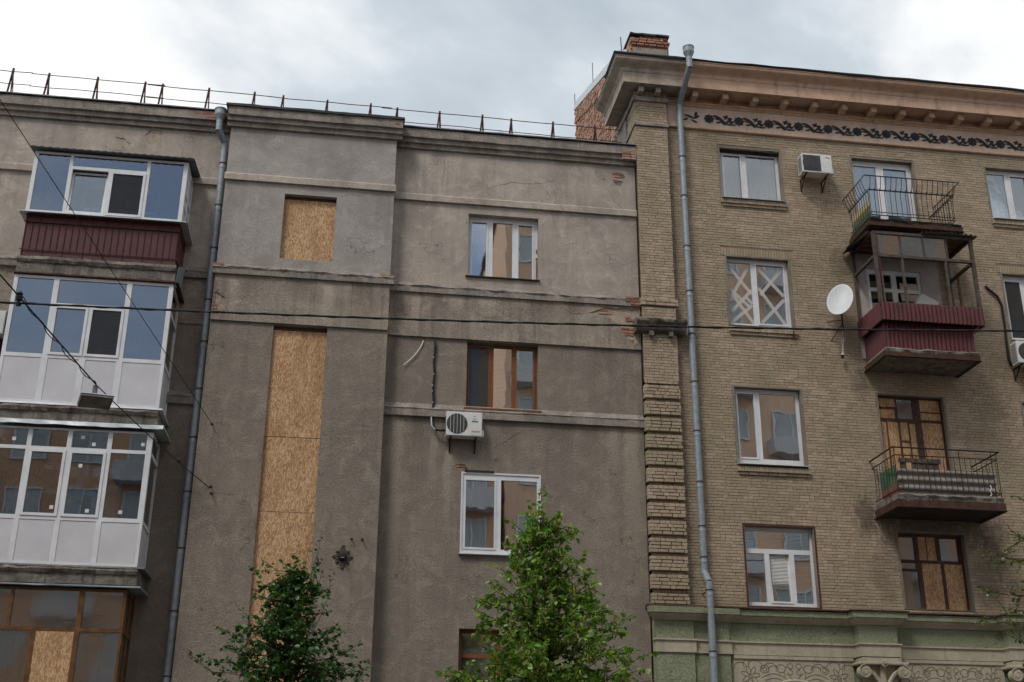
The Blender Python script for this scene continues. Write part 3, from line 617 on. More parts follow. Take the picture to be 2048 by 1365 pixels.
def enclosure(p, holes, fills, outer, y, fm, gm, pm, depth=.06, side=None):
    MB().holed(rect(*outer), [rect(*h) for h in holes], y, depth, back=True).build('window_frame', fm, p)
    for h, k in zip(holes, fills):
        a, b, c, d = h
        if k in 'sSN':
            MB().holed(rect(a - .01, b + .01, c - .01, d + .01), [rect(a + .05, b - .05, c + .05, d - .05)], y - .02, .07, back=True).build('sash', fm, p); a, b, c, d = a + .045, b - .045, c + .045, d - .045
        if k == 'T':   # tilted sash
            mb = MB().holed(rect(a - .01, b + .01, c, d - .02), [rect(a + .05, b - .05, c + .05, d - .07)], y + .0, .06, back=True)
            mb.v = [(q[0], q[1] + (q[2] - c) * .10, q[2]) for q in mb.v]; mb.build('sash', fm, p)
            mb = MB().box(a + .045, b - .045, y + .03, y + .036, c + .045, d - .065); mb.v = [(q[0], q[1] + (q[2] - c) * .10, q[2]) for q in mb.v]; mb.build('pane', gm, p); continue
        if k == 'p': bx('panel', pm, p, a - .005, b + .005, y + .012, y + .03, c - .005, d + .005)
        elif k == 'b': bx('board', 'osb', p, a - .01, b + .01, y + .008, y + .02, c - .01, d + .01)
        elif k != 'o': bx('pane', gm, p, a - .005, b + .005, y + .028, y + .034, c - .005, d + .005)
        if k == 'N': bx('insect_net', 'net', p, a, b, y - .006, y - .002, c, d)
def side_enclosure(p, ys, zs, x, fm, gm, pm, fills, m=.045):
    holes = []
    for i in range(len(ys) - 1):
        for j in range(len(zs) - 1): holes.append(((ys[i] + m, ys[i + 1] - m, zs[j] + m, zs[j + 1] - m), fills[j]))
    for xx in (x, BX0 + .06):
        mb = MB().holed(rect(-ys[-1], -ys[0], zs[0], zs[-1]), [rect(-h[1], -h[0], h[2], h[3]) for h, _ in holes], xx - .06, .06, axis='x', back=True)
        mb.build('side_frame', fm, p)
        for (a, b, c, d), k in holes:
            bx('panel' if k == 'p' else 'pane', pm if k == 'p' else gm, p, xx - .035, xx - .027, a - .005, b + .005, c - .005, d + .005)

# balcony 1 (top)
b1 = slab(G, 13.41, 13.80, BX0, BX1 - .02, seed=51); b1.name = 'balcony'
z0, zt, z1 = 14.97, 16.22, 16.60
xs = [-7.80, -6.93, -5.12, BX1 - .03]
enclosure(b1, [(xs[0] + .09, xs[1] - .04, z0 + .05, z1 - .06), (xs[1] + .04, xs[2] - .04, zt + .04, z1 - .06), (xs[1] + .05, -6.04, z0 + .04, zt - .04), (-5.97, xs[2] - .05, z0 + .04, zt - .04), (xs[2] + .04, xs[3] - .1, z0 + .05, z1 - .06)], 'ggTNg', (xs[0], xs[3], z0, z1), BY, 'pvc', 'glass_b', 'pvc_panel')
side_enclosure(b1, [BY + .06, -.6, -.02], [z0, 15.5, 15.85, z1], BX1 - .03, 'pvc', 'glass_b', 'pvc_panel', ['p', 'p', 'p'])
MB().sweep([(-.0, 16.86), (BY - .12, 16.64), (BY - .12, 16.625), (-.0, 16.84)], BX0 - .1, BX1 + .1, .03, 0, 1).build('roof_base', 'galv_dk', b1)
mb = MB(); n = 200; b = 0
for i in range(n + 1):
    x = BX0 - .12 + (BX1 - BX0 + .24) * i / n; w = .016 * abs(math.sin(i / n * math.pi * 21)) ; mb.v += [(x, BY - .16, 16.635 + w), (x, .0, 16.88 + w), (x, BY - .16, 16.60 + w)]
for i in range(n): mb.face(3 * i, 3 * i + 3, 3 * i + 4, 3 * i + 1); mb.face(3 * i + 2, 3 * i + 5, 3 * i + 3, 3 * i)
mb.build('roof', 'bitumen', b1)
MB().sweep([(-.0, 14.99), (BY - .02, 14.968), (BY - .17, 14.90), (BY - .17, 14.885), (BY, 14.94), (0, 14.94)], BX0 - .14, BX1 + .12, .5).build('sill', 'galv_lt', b1)
MB().box(BX0 + .03, BX1 - .06, BY + .02, -.02, 13.80, 14.92).build('parapet', 'redsheet', b1)
for i in range(24):
    x = BX0 + .05 + (BX1 - BX0 - .13) * i / 23; bx('grid_bar', 'rustbar', b1, x - .008, x + .008, BY, BY + .019, 13.98 if i % 3 else 13.8, 14.70 if i % 2 else 14.9)
for z in (13.98, 14.70, 14.88):
    bx('grid_rail', 'rustbar', b1, BX0 + .0, BX1 - .04, BY - .014, BY - .001, z - .012, z + .012); bx('grid_rail', 'rustbar', b1, BX1 - .059, BX1 - .04, BY + .02, -.05, z - .012, z + .012)
mb = MB().xbox(.012, .75, .50, Matrix.Translation((BX1 + .05, BY + .25, 13.62)) @ Matrix.Rotation(R(9), 4, 'Y') @ Matrix.Rotation(R(25), 4, 'X')); mb.build('loose_sheet', 'galv', b1)
# balcony 2
b2 = slab(G, 9.84, 10.20, BX0, BX1 - .02, seed=52); b2.name = 'balcony'
z0, zm, zt, z1 = 10.24, 11.36, 12.63, 13.33
xs = [-7.78, -6.83, -6.01, -5.19, BX1 - .03]
H = [(xs[0] + .09, xs[1] - .06, zm + .05, z1 - .07), (xs[1] + .06, xs[3] - .06, zt + .04, z1 - .07), (xs[1] + .05, xs[2] - .03, zm + .05, zt - .03), (xs[2] + .03, xs[3] - .05, zm + .05, zt - .03), (xs[3] + .06, xs[4] - .10, zm + .05, z1 - .07)]
H += [(xs[i] + .07, xs[i + 1] - .07, z0 + .07, zm - .04) for i in range(4)]
enclosure(b2, H, 'ggsNg' + 'pppp', (xs[0], xs[4], z0, z1), BY, 'pvc', 'glass_b', 'pvc_panel')
side_enclosure(b2, [BY + .06, -.02], [z0, zm, zt, z1], BX1 - .03, 'pvc', 'glass_b', 'pvc_panel', 'pgg')
MB().sweep([(0, 13.405), (BY - .06, 13.385), (BY - .07, 13.35), (BY - .05, 13.34), (0, 13.35)], BX0 - .02, BX1 + .08, .1, [0, .02, .02, .015, 0], 4).build('roof', 'rust', b2)
MB().sweep([(0, 10.239), (BY - .05, 10.235), (BY - .06, 10.20), (BY - .03, 10.205), (0, 10.21)], BX0 - .02, BX1 + .06, .2, [0, .004, .006, .004, 0], 6).build('sill', 'pvc', b2)
bx('blind', 'tulle', b2, xs[0] + .1, xs[4] - .1, BY + .18, BY + .185, 12.1, 13.3)
# balcony 3
b3 = slab(G, 6.27, 6.63, BX0, BX1 - .05, seed=53); b3.name = 'balcony'
z0, zm, zt, z1 = 6.66, 7.66, 9.21, 9.68
xs = [-7.78, -6.87, -6.02, -5.16, BX1 - .08]
H = []
for i in range(4):
    H += [(xs[i] + .05, xs[i + 1] - .05, zt + .04, z1 - .05), (xs[i] + .05, xs[i + 1] - .05, zm + .05, zt - .04), (xs[i] + .05, xs[i + 1] - .06, z0 + .06, zm - .04)]
H[9] = (H[9][0], H[9][1] - .07, *H[9][2:]); H[10] = (H[10][0], H[10][1] - .07, *H[10][2:])
enclosure(b3, H, 'ggp' + 'gsp' + 'gsp' + 'ggp', (xs[0], xs[4], z0, z1), BY, 'pvc', 'glass_b', 'pvc_panel')
side_enclosure(b3, [BY + .06, -.02], [z0, zm, zt, z1], BX1 - .08, 'pvc', 'glass_b', 'pvc_panel', 'pgg')
MB().sweep([(0, 9.86), (BY - .08, 9.83), (BY - .13, 9.80), (BY - .14, 9.72), (BY - .125, 9.72), (BY - .10, 9.79), (0, 9.83)], BX0 - .02, BX1 + .14, .12, [0, .01, .012, .016, .016, .01, 0], 8).build('canopy', 'galv_lt', b3)
MB().sweep([(0, 6.66), (BY - .05, 6.655), (BY - .06, 6.615), (BY - .03, 6.62), (0, 6.63)], BX0 - .02, BX1 + .08, .2, [0, .004, .006, .004, 0], 9).build('sill', 'galv_dk', b3)
for (x, z) in ((-7.2, 9.4), (-5.5, 9.35), (-5.75, 9.5), (-4.45, 9.4), (-5.72, 8.85), (-5.45, 7.85), (-4.75, 7.85), (-6.2, 7.9)): bx('paper_label', 'pvc', b3, x - .04, x + .04, BY + .024, BY + .0265, z - .04, z + .04)
bx('inner_board', 'osb', b3, -7.6, -6.6, BY + .55, BY + .57, 7.7, 9.3)
# balcony 4 (old varnished frames)
b4 = slab(G, 2.7, 3.05, BX0, BX1 - .05, seed=54); b4.name = 'balcony'
z0, zm, zt, z1 = 3.08, 4.0, 5.32, 6.17
xs = [-7.78, -6.95, -6.18, -5.31, BX1 - .22]
H = [(xs[0] + .05, xs[1] + .2, zt + .04, z1 - .05), (xs[1] + .27, xs[3] - .05, zt + .04, z1 - .05), (xs[3] + .06, xs[4] - .07, zt + .04, z1 - .05)]
for i in range(4): H += [(xs[i] + .05, xs[i + 1] - .05, zm + .05, zt - .04), (xs[i] + .05, xs[i + 1] - .05, z0 + .05, zm - .04)]
enclosure(b4, H, 'ggg' + 'gp' + 'gp' + 'bp' + 'gp', (xs[0], xs[4], z0, z1), BY, 'varn', 'glass_old', 'varn')
side_enclosure(b4, [BY + .06, -.55, -.02], [z0, zm, zt, z1], BX1 - .22, 'varn', 'glass_old', 'varn', 'pgg')
MB().sweep([(0, 6.265), (BY - .1, 6.235), (BY - .13, 6.22), (BY - .13, 6.20), (0, 6.235)], BX0 - .02, BX1 + .06, .3, [0, .006, .008, .008, 0], 12).build('canopy', 'galv', b4)

# ------------------------------------------------------------------ roof railing sections on the grey building
def railing(posts, ry, ztop, label, x_a, x_b, dz=0.0):
    t = thing('roof_railing', (posts[1], ry, 18.62), label, 'railing', 'steel railing sections along the grey roof')
    for x in posts:
        z1 = ztop + random.uniform(-.02, .02)
        MB().bar((x + .07, ry, 18.6), (x + .004, ry, z1), .045, .03).build('post', 'rustbar', t)
        MB().bar((x - .13, ry + .05, 18.6), (x - .006, ry + .0, z1 - .01), .045, .03).build('brace', 'rustbar', t)
        MB().bar((x + .03, ry + .6, 18.6), (x + .004, ry + .03, z1 - .12), .02, .02).build('brace', 'rustbar', t)
        MB().box(x - .025, x + .025, ry - .02, ry + .02, z1 - .14, z1 + .03).build('post_head', 'rustbar', t)
    for z, r in ((ztop - .06, .012), (ztop - .44, .011)):
        pts = [(x_a + (x_b - x_a) * i / 6, ry - .02 + random.uniform(-.01, .01), z + dz * (i / 6 - .5) + random.uniform(-.012, .012)) for i in range(7)]
        MB().tube(pts, r, 6).build('rail', 'rustbar', t)
SEC = [([-11.6, -10.45, -9.28], -11.9, -8.78, 'leftmost roof railing section, at the left picture edge'),
       ([-8.36, -7.11, -5.875], -8.8, -5.35, 'roof railing section above the top-floor glazed balcony, second from the left'),
       ([-5.42, -4.20, -2.99], -5.8, -2.45, 'roof railing section above the left drainpipe hopper'),
       ([-2.22, -1.03, 0.15], -2.6, 0.72, 'roof railing section above the small boarded window'),
       ([0.88, 2.05, 3.24], .45, 3.8, 'roof railing section just right of the tower, above the triple white window'),
       ([4.05, 5.23, 6.43], 3.7, 7.2, 'rightmost roof railing section, ending at the red brick gable')]
for i, (ps, a, b_, lb) in enumerate(SEC):
    if len(ps) == 2: ps = [ps[0] - 1.15] + ps
    railing(ps, 0.75, 20.08 - .045 * i, lb, a, b_, -.03)

# ------------------------------------------------------------------ drainpipes
def pipe(name, pts, r, label, joints, hop, loc):
    t = thing(name, loc, label, 'drainpipe', 'galvanised drainpipes')
    P = [Vector(p) for p in pts]
    for a, b in zip(P, P[1:]):
        d = b - a; MB().tube([a - d.normalized() * .02, b + d.normalized() * .02], r, 14, cap=False).build('pipe_section', 'galv', t, smooth=True)
    for z in joints:
        q = None
        for a, b in zip(P, P[1:]):
            if min(a.z, b.z) <= z <= max(a.z, b.z): q = a.lerp(b, (a.z - z) / (a.z - b.z))
        if q is None: continue
        MB().lathe([(r * .99, -.05), (r * 1.06, -.03), (r * 1.06, .03), (r * .99, .05)], q, 14).build('collar', 'galv', t, smooth=True)
        mb = MB().lathe([(r * 1.0, .105), (r * 1.12, .105), (r * 1.12, .13), (r * 1.0, .13)], q, 14); mb.bar((q.x, q.y + r, q.z + .12), (q.x, .06, q.z + .12), .02); mb.build('bracket', 'rust', t)
    hx, hy, hz = hop
    MB().lathe([(r * .95, 0), (r, .12), (r * 1.7, .26), (r * 1.75, .27), (r * 1.75, .42), (r * 1.87, .42), (r * 1.87, .45), (r * 1.6, .45), (r * 1.5, .28), (r * .8, .14)], (hx, hy, hz), 20).build('hopper', 'galv', t)
    return t
pipe('drainpipe', [(-3.68, -.40, 18.25), (-3.68, -.40, 18.05), (-3.52, -.16, 17.82), (-3.50, -.16, 12.1), (-3.50, -.16, .4)], .085, 'galvanised drainpipe left of the tower, beside the glazed balconies',
     [17.1, 15.9, 14.7, 13.3, 12.2, 11.0, 9.8, 8.5, 7.2, 5.8, 4.4], (-3.68, -.40, 18.22), (-3.6, -.16, 0))
pipe('drainpipe', [(8.70, -1.04, 21.15), (8.70, -1.04, 20.85), (8.62, -.19, 20.2), (8.66, -.16, 7.2), (8.64, -.54, 6.9), (8.65, -.54, .4)], .085, 'galvanised drainpipe with bent top on the brick building, beside the brick pilaster',
     [18.4, 17.2, 15.7, 14.4, 13.2, 11.9, 10.6, 9.3, 8.2, 7.45, 6.6, 5.2], (8.70, -1.04, 21.05), (8.64, -.2, 0))

# ------------------------------------------------------------------ olive brick building
O = thing('brick_apartment_building', (13.0, 0, 0), 'tan and olive brick apartment building with floral frieze, cornice and green ground floor', 'building')
RX0, RX1, RP = 8.24, 21.5, 7.345
C1, C2, C3 = (9.76, 11.48), (13.60, 15.40), (17.62, 19.40)
OPEN = {'w1': (*C1, 17.46, 19.05), 'w2': (*C1, 13.72, 15.71), 'w3': (9.74, 11.50, 9.98, 12.02), 'w4': (9.78, 11.53, 6.47, 8.42),
        'd1': (*C2, 16.45, 19.07), 'd2': (*C2, 12.9, 15.65), 'd3': (*C2, 9.1, 12.03), 'd4': (13.73, 15.47, 6.52, 8.41),
        'r1': (*C3, 17.47, 19.12), 'r2': (*C3, 13.8, 15.78), 'r3': (*C3, 9.98, 12.03), 'r4': (17.7, 19.4, 6.5, 8.4)}
ZB, ZT = 6.42, 19.55
MB().holed(rect(RP + .3, RX1, ZB - .2, ZT + .1), [rect(*o) for o in OPEN.values()], .008, 0).build('wall', 'mortar', O)
COURSE = 0.0762
pieces = []          # (x0,x1,y0,y1,z0,z1,rnd)
rb = random.Random(11)
def lay(x0, x1, z0, z1, y, openings, course=COURSE, jy=.004, pat=None, joint=.011, depth=.03):
    z = z0; k = 0
    while z + course * .6 < z1:
        zt = min(z + course, z1); segs = [(x0, x1)]
        for (a, b, c, d) in openings:
            if c < zt - .01 and d > z + .01:
                segs = [s2 for s in segs for s2 in ((s[0], min(s[1], a)), (max(s[0], b), s[1])) if s2[1] - s2[0] > .02]
        row = rb.random()
        for (a, b) in segs:
            x = a - (0 if k % 2 else rb.choice([.06, .12, .19]))
            while x < b - .01:
                hd = rb.random() < (.9 if k % 6 == 3 else (.45 if k % 2 else .12))
                l = (.13 if hd else .262) + rb.uniform(-.008, .008)
                p, q = max(x, a), min(x + l, b)
                if q - p > .03:
                    dz = rb.uniform(-.002, .002)
                    pieces.append((p + joint / 2 * rb.uniform(.5, 1.4), q - joint / 2 * rb.uniform(.5, 1.4), y - .0 + rb.uniform(-jy, jy), y + depth, z + joint / 2 + dz, zt - joint / 2 + dz, rb.random()))
                x += l
        z += course; k += 1
sol = [(9.62, 11.62, 15.71, 15.97), (17.5, 19.5, 15.78, 16.04), (13.45, 15.5, 19.07, 19.1)]
lay(RX0, RX1, ZB, ZT, 0.0, [(a - .05, b + .05, c - .0, d + .03) for a, b, c, d in OPEN.values()] + sol[:2])
for a, b, c, d in sol[:2]:
    x = a
    while x < b - .05:
        pieces.append((x + .005, x + .069, rb.uniform(-.004, .004), .03, c + .035, d - .006, rb.random())); x += .078
# pilaster
PYF = -.22
MB().box(RP + .06, RX0 - .06, PYF + .12, .3, ZB - .2, 12.0).box(RP + .02, RX0 - .02, PYF + .02, .3, 12.0, 20.5).build('pilaster_core', 'mortar', O)
k = 0; zt = 11.905
lay(RP, RX0, 11.905, 13.22, PYF, [], .078); lay(RP, RX0, 13.6, 14.03, PYF, [], .078); lay(RP, RX0, 14.22, 19.38, PYF, [], .078); lay(RP, RX0, 19.48, 20.16, PYF, [], .078)
lay(RP - .04, RX0 + .06, 14.03, 14.22, PYF - .045, [], .095, depth=.10)
for k in range(12):
    zt = 11.86 - .4313 * k
    lay(RP - .015, RX0 + .015, zt - .343, zt, PYF - .015, [], .0858, depth=.16)
lay(RP - .015, RX0 + .015, ZB, 11.86 - .4313 * 12 - .01, PYF - .015, [], .0858, depth=.16)
for k in range(13): lay(RP + .05, RX0 - .05, 11.86 - .4313 * k + .004, 11.86 - .4313 * k + .085, PYF + .09, [], .08, depth=.05)
NFRONT = len(pieces)
# brick window-sill shelves
for (a, b, z) in ((9.70, 11.56, 17.42), (9.70, 11.56, 13.66), (9.70, 11.58, 9.90), (17.55, 19.5, 17.42), (17.55, 19.5, 13.74)):
    x = a
    while x < b - .03:
        pieces.append((x + .004, min(x + .074, b), -.085 + rb.uniform(-.004, .004), .03, z - .12, z, rb.random())); x += .078
    x = a + .03
    while x < b - .08:
        pieces.append((x + .004, min(x + .246, b - .03), -.045 + rb.uniform(-.004, .004), .03, z - .20, z - .124, rb.random())); x += .25
def projsize(p):
    c = Vector(((p[0] + p[1]) / 2, p[2], (p[4] + p[5]) / 2)); d = CM @ (c - CAMP); u, v = 1024 + 2419.8 * d.x / d.z, 682.5 + 2419.8 * d.y / d.z
    if not (0 < u < 2048 and 0 < v < 1365): return 0
    if 13.2 < c.x < 16.2 and c.y > -.03 and (8.6 < c.z < 10.2 or 12.6 < c.z < 14.2): return 0
    return (p[1] - p[0]) * (p[5] - p[4]) / d.z ** 2
order = sorted(range(len(pieces)), key=lambda i: -projsize(pieces[i])); single = set(order[:290])
for i in order[:290]: brick(O, *pieces[i][:6], 'tan_o')
mb = MB()
for i, p in enumerate(pieces):
    if i not in single: mb.box(*p[:6], rnd=p[6], skip='b')
tag(mb.build('brickwork', 'tan_m', O), kind='stuff')

# pilaster side (seen above the grey roof and as a sliver beside the grey wall)
mb = MB(); z = ZB
while z < 20.1:
    y = PYF
    while y < .70:
        l = .25 if rb.random() < .5 else .125
        if y + l < .72 and z > 18.4: mb.box(RP - .012 - rb.uniform(0, .006), RP + .02, y + .006, y + l - .006, z + .006, z + .07, rnd=rb.random(), skip='r')
        y += l
    z += .0775
tag(mb.build('side_brickwork', 'tan_m', O), kind='stuff')
bx('side_wall', 'mortar', O, RP + .003, RP + .02, PYF + .03, .74, 18.2, 20.5)
bx('side_wall', 'ledge', O, RP - .03, RP + .02, .74, 1.85, 18.2, 20.5)
bx('joint', 'black', O, RP - .012, RP - .002, -.06, .02, ZB, 18.6)

# pilaster trims
MB().box(RP - .03, RX0 + .03, PYF - .05, .05, 19.385, 19.475).box(RP - .05, RP + .0, PYF - .05, .74, 19.386, 19.474).build('pilaster_band', 'ledge', O, bevel=.01)
MB().box(RP - .05, RX0 + .05, PYF - .06, .05, 20.165, 20.29).box(RP - .07, RP + .0, PYF - .06, 1.6, 20.166, 20.289).build('pilaster_cap', 'ledge', O, bevel=.015)
bx('pilaster_neck', 'ledge', O, RP + .0, RX0 + .005, PYF - .005, .05, 20.292, 20.52)
MB().sweep([(-.05, 13.61), (PYF - .20, 13.60), (PYF - .27, 13.55), (PYF - .25, 13.50), (PYF - .17, 13.44), (PYF - .13, 13.33), (PYF - .05, 13.28), (-.05, 13.28)], RP - .20, RX0 + .22, .05, [0, .035, .035, .03, .025, .02, .01, 0], 77).build('pilaster_ledge', 'ledge_dk', O)
for x in (RP + .15, RX0 - .24): bx('bracket', 'ledge_dk', O, x, x + .11, PYF - .13, PYF + .02, 13.15, 13.282, bevel=.01)

# window reveals with a narrow render band
for o in OPEN.values():
    a, b, c, d = o
    MB().holed(rect(a - .055, b + .055, c - .0, d + .045), [rect(a + .0, b - .0, c + .02, d - .0)], -.006, .24, back=False).box(a - .055, a - .0545, -.006, .02, c, d + .04, skip='fbrtd').build('reveal', 'reveal', O)
WY = .15
def rw(key, cells, **k): a, b, c, d = OPEN[key]; return window(O, a, b, c + .01, d, WY, cells, **k)
w1 = rw('w1', [(.06, .375, .06, .92, 's'), (.46, .95, .06, .92, 'g')], gm='glass_c', curtain=('tulle', [(.02, .98, .0, .93)]))
w2 = rw('w2', [(.02, .41, .06, .95, 'g'), (.48, .95, .06, .95, 's')], curtain=('tulle', [(.0, 1.0, .02, .97)]))
w3 = rw('w3', [(.05, .33, .09, .95, 's'), (.40, .95, .09, .95, 'g')], curtain=('tulle', [(.02, .98, .0, .96)]))
w4 = rw('w4', [(.03, .97, .73, .96, 'g'), (.03, .29, .06, .67, 'g'), (.36, .65, .06, .67, 'v'), (.72, .96, .06, .67, 'g')], blind=(.02, .98, .03, .95))
d1 = rw('d1', [(.05, .42, .3, .94, 'g'), (.52, .94, .05, .94, 's')], gm='glass_b', curtain=('tulle', [(.02, .98, .0, .95)]))
r1 = rw('r1', [(.05, .35, .05, .93, 'g'), (.43, .72, .05, .93, 's'), (.78, .97, .05, .93, 'g')], curtain=('tulle', [(.02, .98, .0, .95)]))
r2 = rw('r2', [(.05, .33, .05, .93, 'n'), (.42, .96, .05, .93, 'g')], curtain=('tulle', [(.02, .98, .0, .55)]))
r3 = rw('r3', [(.05, .45, .05, .93, 's'), (.53, .96, .05, .93, 'g')]); r4 = rw('r4', [(.05, .45, .05, .93, 's'), (.53, .96, .05, .93, 'g')])
for w, key, mt in ((w1, 'w1', 'galv_lt'), (w3, 'w3', 'pvc'), (r1, 'r1', 'pvc'), (r2, 'r2', 'pvc')):
    a, b, c, d = OPEN[key]; MB().xbox(b - a + .08, .32, .012, Matrix.Translation(((a + b) / 2, .02, c - .0)) @ Matrix.Rotation(R(8), 4, 'X')).build('sill', mt, w)
MB().box(OPEN['w4'][0] - .055, OPEN['w4'][1] + .055, -.010, -.0065, OPEN['w4'][3] + .0, OPEN['w4'][3] + .045).box(OPEN['w4'][0] - .055, OPEN['w4'][0] - .01, -.010, -.0065, 6.47, OPEN['w4'][3]).box(OPEN['w4'][1] + .01, OPEN['w4'][1] + .055, -.010, -.0065, 6.47, OPEN['w4'][3]).build('painted_edge', 'rustbar', w4)
bx('bracket', 'rustbar', w2, 11.42, 11.44, -.11, -.05, 13.45, 13.62)
# soot-stained plaster strip broken over window w1
MB().sweep([(.14, 19.05), (-.004, 19.055), (-.006, 19.0), (.14, 18.97)], C1[0], C1[1], .05, [0, .012, .02, 0], 61).build('lintel', 'soot', O)
# tape crosses on w2 (panes)
a, b, c, d = OPEN['w2']; ww, hh = b - a, d - c
def tape(p0, p1, wd=.055, m='tape', yy=0.0):
    A = Vector((a + p0[0] * ww, WY + .018 - yy, c + p0[1] * hh)); B = Vector((a + p1[0] * ww, WY + .018 - yy, c + p1[1] * hh))
    d_ = (B - A); n_ = Vector((-d_.z, 0, d_.x)).normalized() * wd / 2; mb = MB(); mb.v = [tuple(A - n_), tuple(B - n_), tuple(B + n_), tuple(A + n_)]; mb.f = [(0, 1, 2, 3)]; mb.a = [.5]
    mb.build('tape_strip', m, w2)
L0, L1, Q0, Q1 = .03, .405, .52, .92
TP = [((L0, .93), (L1, .50)), ((L1 - .01, .93), (L0 + .03, .42)), ((L0, .58), (.35, .32)), ((L1, .56), (.05, .22)), ((.08, .50), (L1, .08)), ((L1, .34), (L0, .06)), ((.30, .46), (L1, .36))]
TP += [((Q0, .90), (Q1, .50)), ((Q1, .90), (Q0 + .02, .50)), ((Q0, .60), (Q1, .07)), ((Q1, .45), (Q0 + .02, .10))]
for i, (p, q) in enumerate(TP): tape(p, q, .09, 'tape', .0006 * i)
for p, q in (((.19, .94), (.24, .07)), ((.70, .90), (.76, .08)), ((L0, .76), (L1, .73)), ((Q0, .68), (Q1, .66))): tape(p, q, .04, 'tape_y', -.02)

# boarded balcony door d3 and boarded window d4
a, b, c, d = OPEN['d3']
d3 = window(O, a, b, c, d, .13, [(.03, .29, .905, .985, 'b'), (.03, .27, .80, .885, 'b'), (.31, .55, .80, .985, 'g'), (.66, .965, .875, .985, 'b'), (.66, .965, .80, .865, 'b'), (.03, .12, .30, .77, 'b'), (.14, .30, .30, .77, 'b'), (.33, .45, .60, .77, 'b'), (.33, .45, .30, .585, 'b'), (.47, .56, .30, .76, 'b'), (.66, .965, .05, .775, 'b'), (.03, .56, .05, .27, 'b')], 'oldwood', gm='glass_old', label='boarded-up balcony door with a brown frame')
a, b, c, d = OPEN['d4']
d4 = window(O, a, b, c, d, .15, [(.03, .27, .66, .96, 'g'), (.33, .455, .66, .97, 'b'), (.46, .60, .66, .97, 'b'), (.66, .93, .66, .96, 'g'), (.04, .27, .54, .62, 'g'), (.04, .29, .03, .51, 'g'), (.35, .64, .02, .62, 'b'), (.69, .965, .02, .62, 'b')], 'oldwood', gm='glass_old', curtain=('tulle', [(.0, .32, .0, .5)]), label='boarded-up window with dark frames')
# inner window of the enclosed balcony d2
bx('wall_lining', 'white_wall', O, 13.30, 13.64, -.03, -.008, 13.0, 16.1); bx('wall_lining', 'white_wall', O, 15.2, 15.72, -.03, -.008, 13.0, 16.1); bx('wall_lining', 'white_wall', O, 13.64, 15.2, -.031, -.008, 15.62, 16.1)
d2 = window(O, 13.64, 15.2, 12.95, 15.62, .0, [(.06, .26, .80, .95, 'gd'), (.06, .26, .05, .76, 'gd'), (.32, .46, .80, .95, 'gd'), (.32, .46, .05, .76, 'gd'), (.55, .94, .80, .95, 'gd'), (.55, .94, .05, .76, 'gd')])

# frieze with relief ornament
MB().box(RX0 + .0, RX1, -.045, .05, 19.555, 20.25).build('frieze', 'pink', O)
MB().sweep([(0, 19.60), (-.075, 19.585), (-.075, 19.56), (-.045, 19.545), (0, 19.54)], RX0, RX1, .4, .004, 3).build('frieze_moulding', 'cornice', O)
MB().sweep([(0, 20.36), (-.13, 20.355), (-.13, 20.31), (-.08, 20.29), (-.07, 20.25), (0, 20.245)], RX0, RX1, .4, .003, 5).build('frieze_moulding', 'cornice', O)
def petal(cx, cz, ang, l, w, n=8):
    pts = []
    for i in range(n):
        t = 2 * math.pi * i / n; u, v = l / 2 + l / 2 * math.cos(t), w / 2 * math.sin(t) * (1 if math.cos(t) > -.6 else .6); pts.append((cx + u * math.cos(ang) - v * math.sin(ang), cz + u * math.sin(ang) + v * math.cos(ang)))
    return pts
def ribbon(pts, w0, w1):
    L, Rr = [], []; n = len(pts)
    for i, (x, z) in enumerate(pts):
        a_, b_ = pts[max(i - 1, 0)], pts[min(i + 1, n - 1)]; dx, dz = b_[0] - a_[0], b_[1] - a_[1]; l = math.hypot(dx, dz) or 1; w = (w0 + (w1 - w0) * i / (n - 1)) / 2
        L.append((x - dz / l * w, z + dx / l * w)); Rr.append((x + dz / l * w, z - dx / l * w))
    return Rr + L[::-1]
def ornament(cx, zc):
    mb = MB(); y = -.046; s = 1.0
    def P(poly, t): mb.prism([(cx + x, zc + z) for x, z in poly], y - t, y)
    P([(.132 * (1 + .12 * math.cos(8 * t)) * math.cos(t), .128 * (1 + .12 * math.cos(8 * t)) * math.sin(t)) for t in [2 * math.pi * i / 40 for i in range(40)]], .022)
    P([(.085 * math.cos(t), .085 * math.sin(t)) for t in [2 * math.pi * i / 16 for i in range(16)]], .034); P([(.04 * math.cos(t), .04 * math.sin(t)) for t in [2 * math.pi * i / 12 for i in range(12)]], .045)
    st = [(.13 + .62 * i / 14, .10 - .02 * math.sin(i / 14 * 3) - .24 * (1 / (1 + math.exp(-(i - 6) * .75))) + .01) for i in range(15)]
    P(ribbon(st, .06, .03), .018)
    P(petal(.15, .03, -.15, .20, .055), .0185); P(petal(.19, -.11, .25, .17, .055), .0175); P(petal(.31, -.02, -.75, .22, .05), .0182)
    P(petal(.40, .10, .1, .10, .05), .018); P(petal(.44, .02, .9, .17, .085), .0178); P(petal(.53, .06, -.1, .14, .08), .0187); P(petal(.55, .02, -.7, .16, .08), .0192); P(petal(.60, -.10, .55, .14, .07), .0172); P(petal(.47, -.08, .5, .14, .06), .0167)
    return mb.build('frieze_ornament', 'blackpaint', O)
proto = None; MODULE = .868
for k in range(14):
    cx = 9.50 + MODULE * k
    if proto is None: proto = ornament(cx, 19.905); oc = WL[proto.as_pointer()]; off = oc.x - cx
    else:
        o = bpy.data.objects.new('frieze_ornament', proto.data); reg(o, (cx + off, oc.y, oc.z), O)
MBe = MB(); y = -.046
for pl in (petal(8.78, 19.98, -.3, .30, .07), petal(9.02, 19.86, .5, .24, .07), petal(9.1, 19.92, 1.3, .18, .09), petal(8.75, 19.80, .4, .16, .07), petal(8.98, 19.83, -.45, .2, .05)): MBe.prism(pl, y - .018, y)
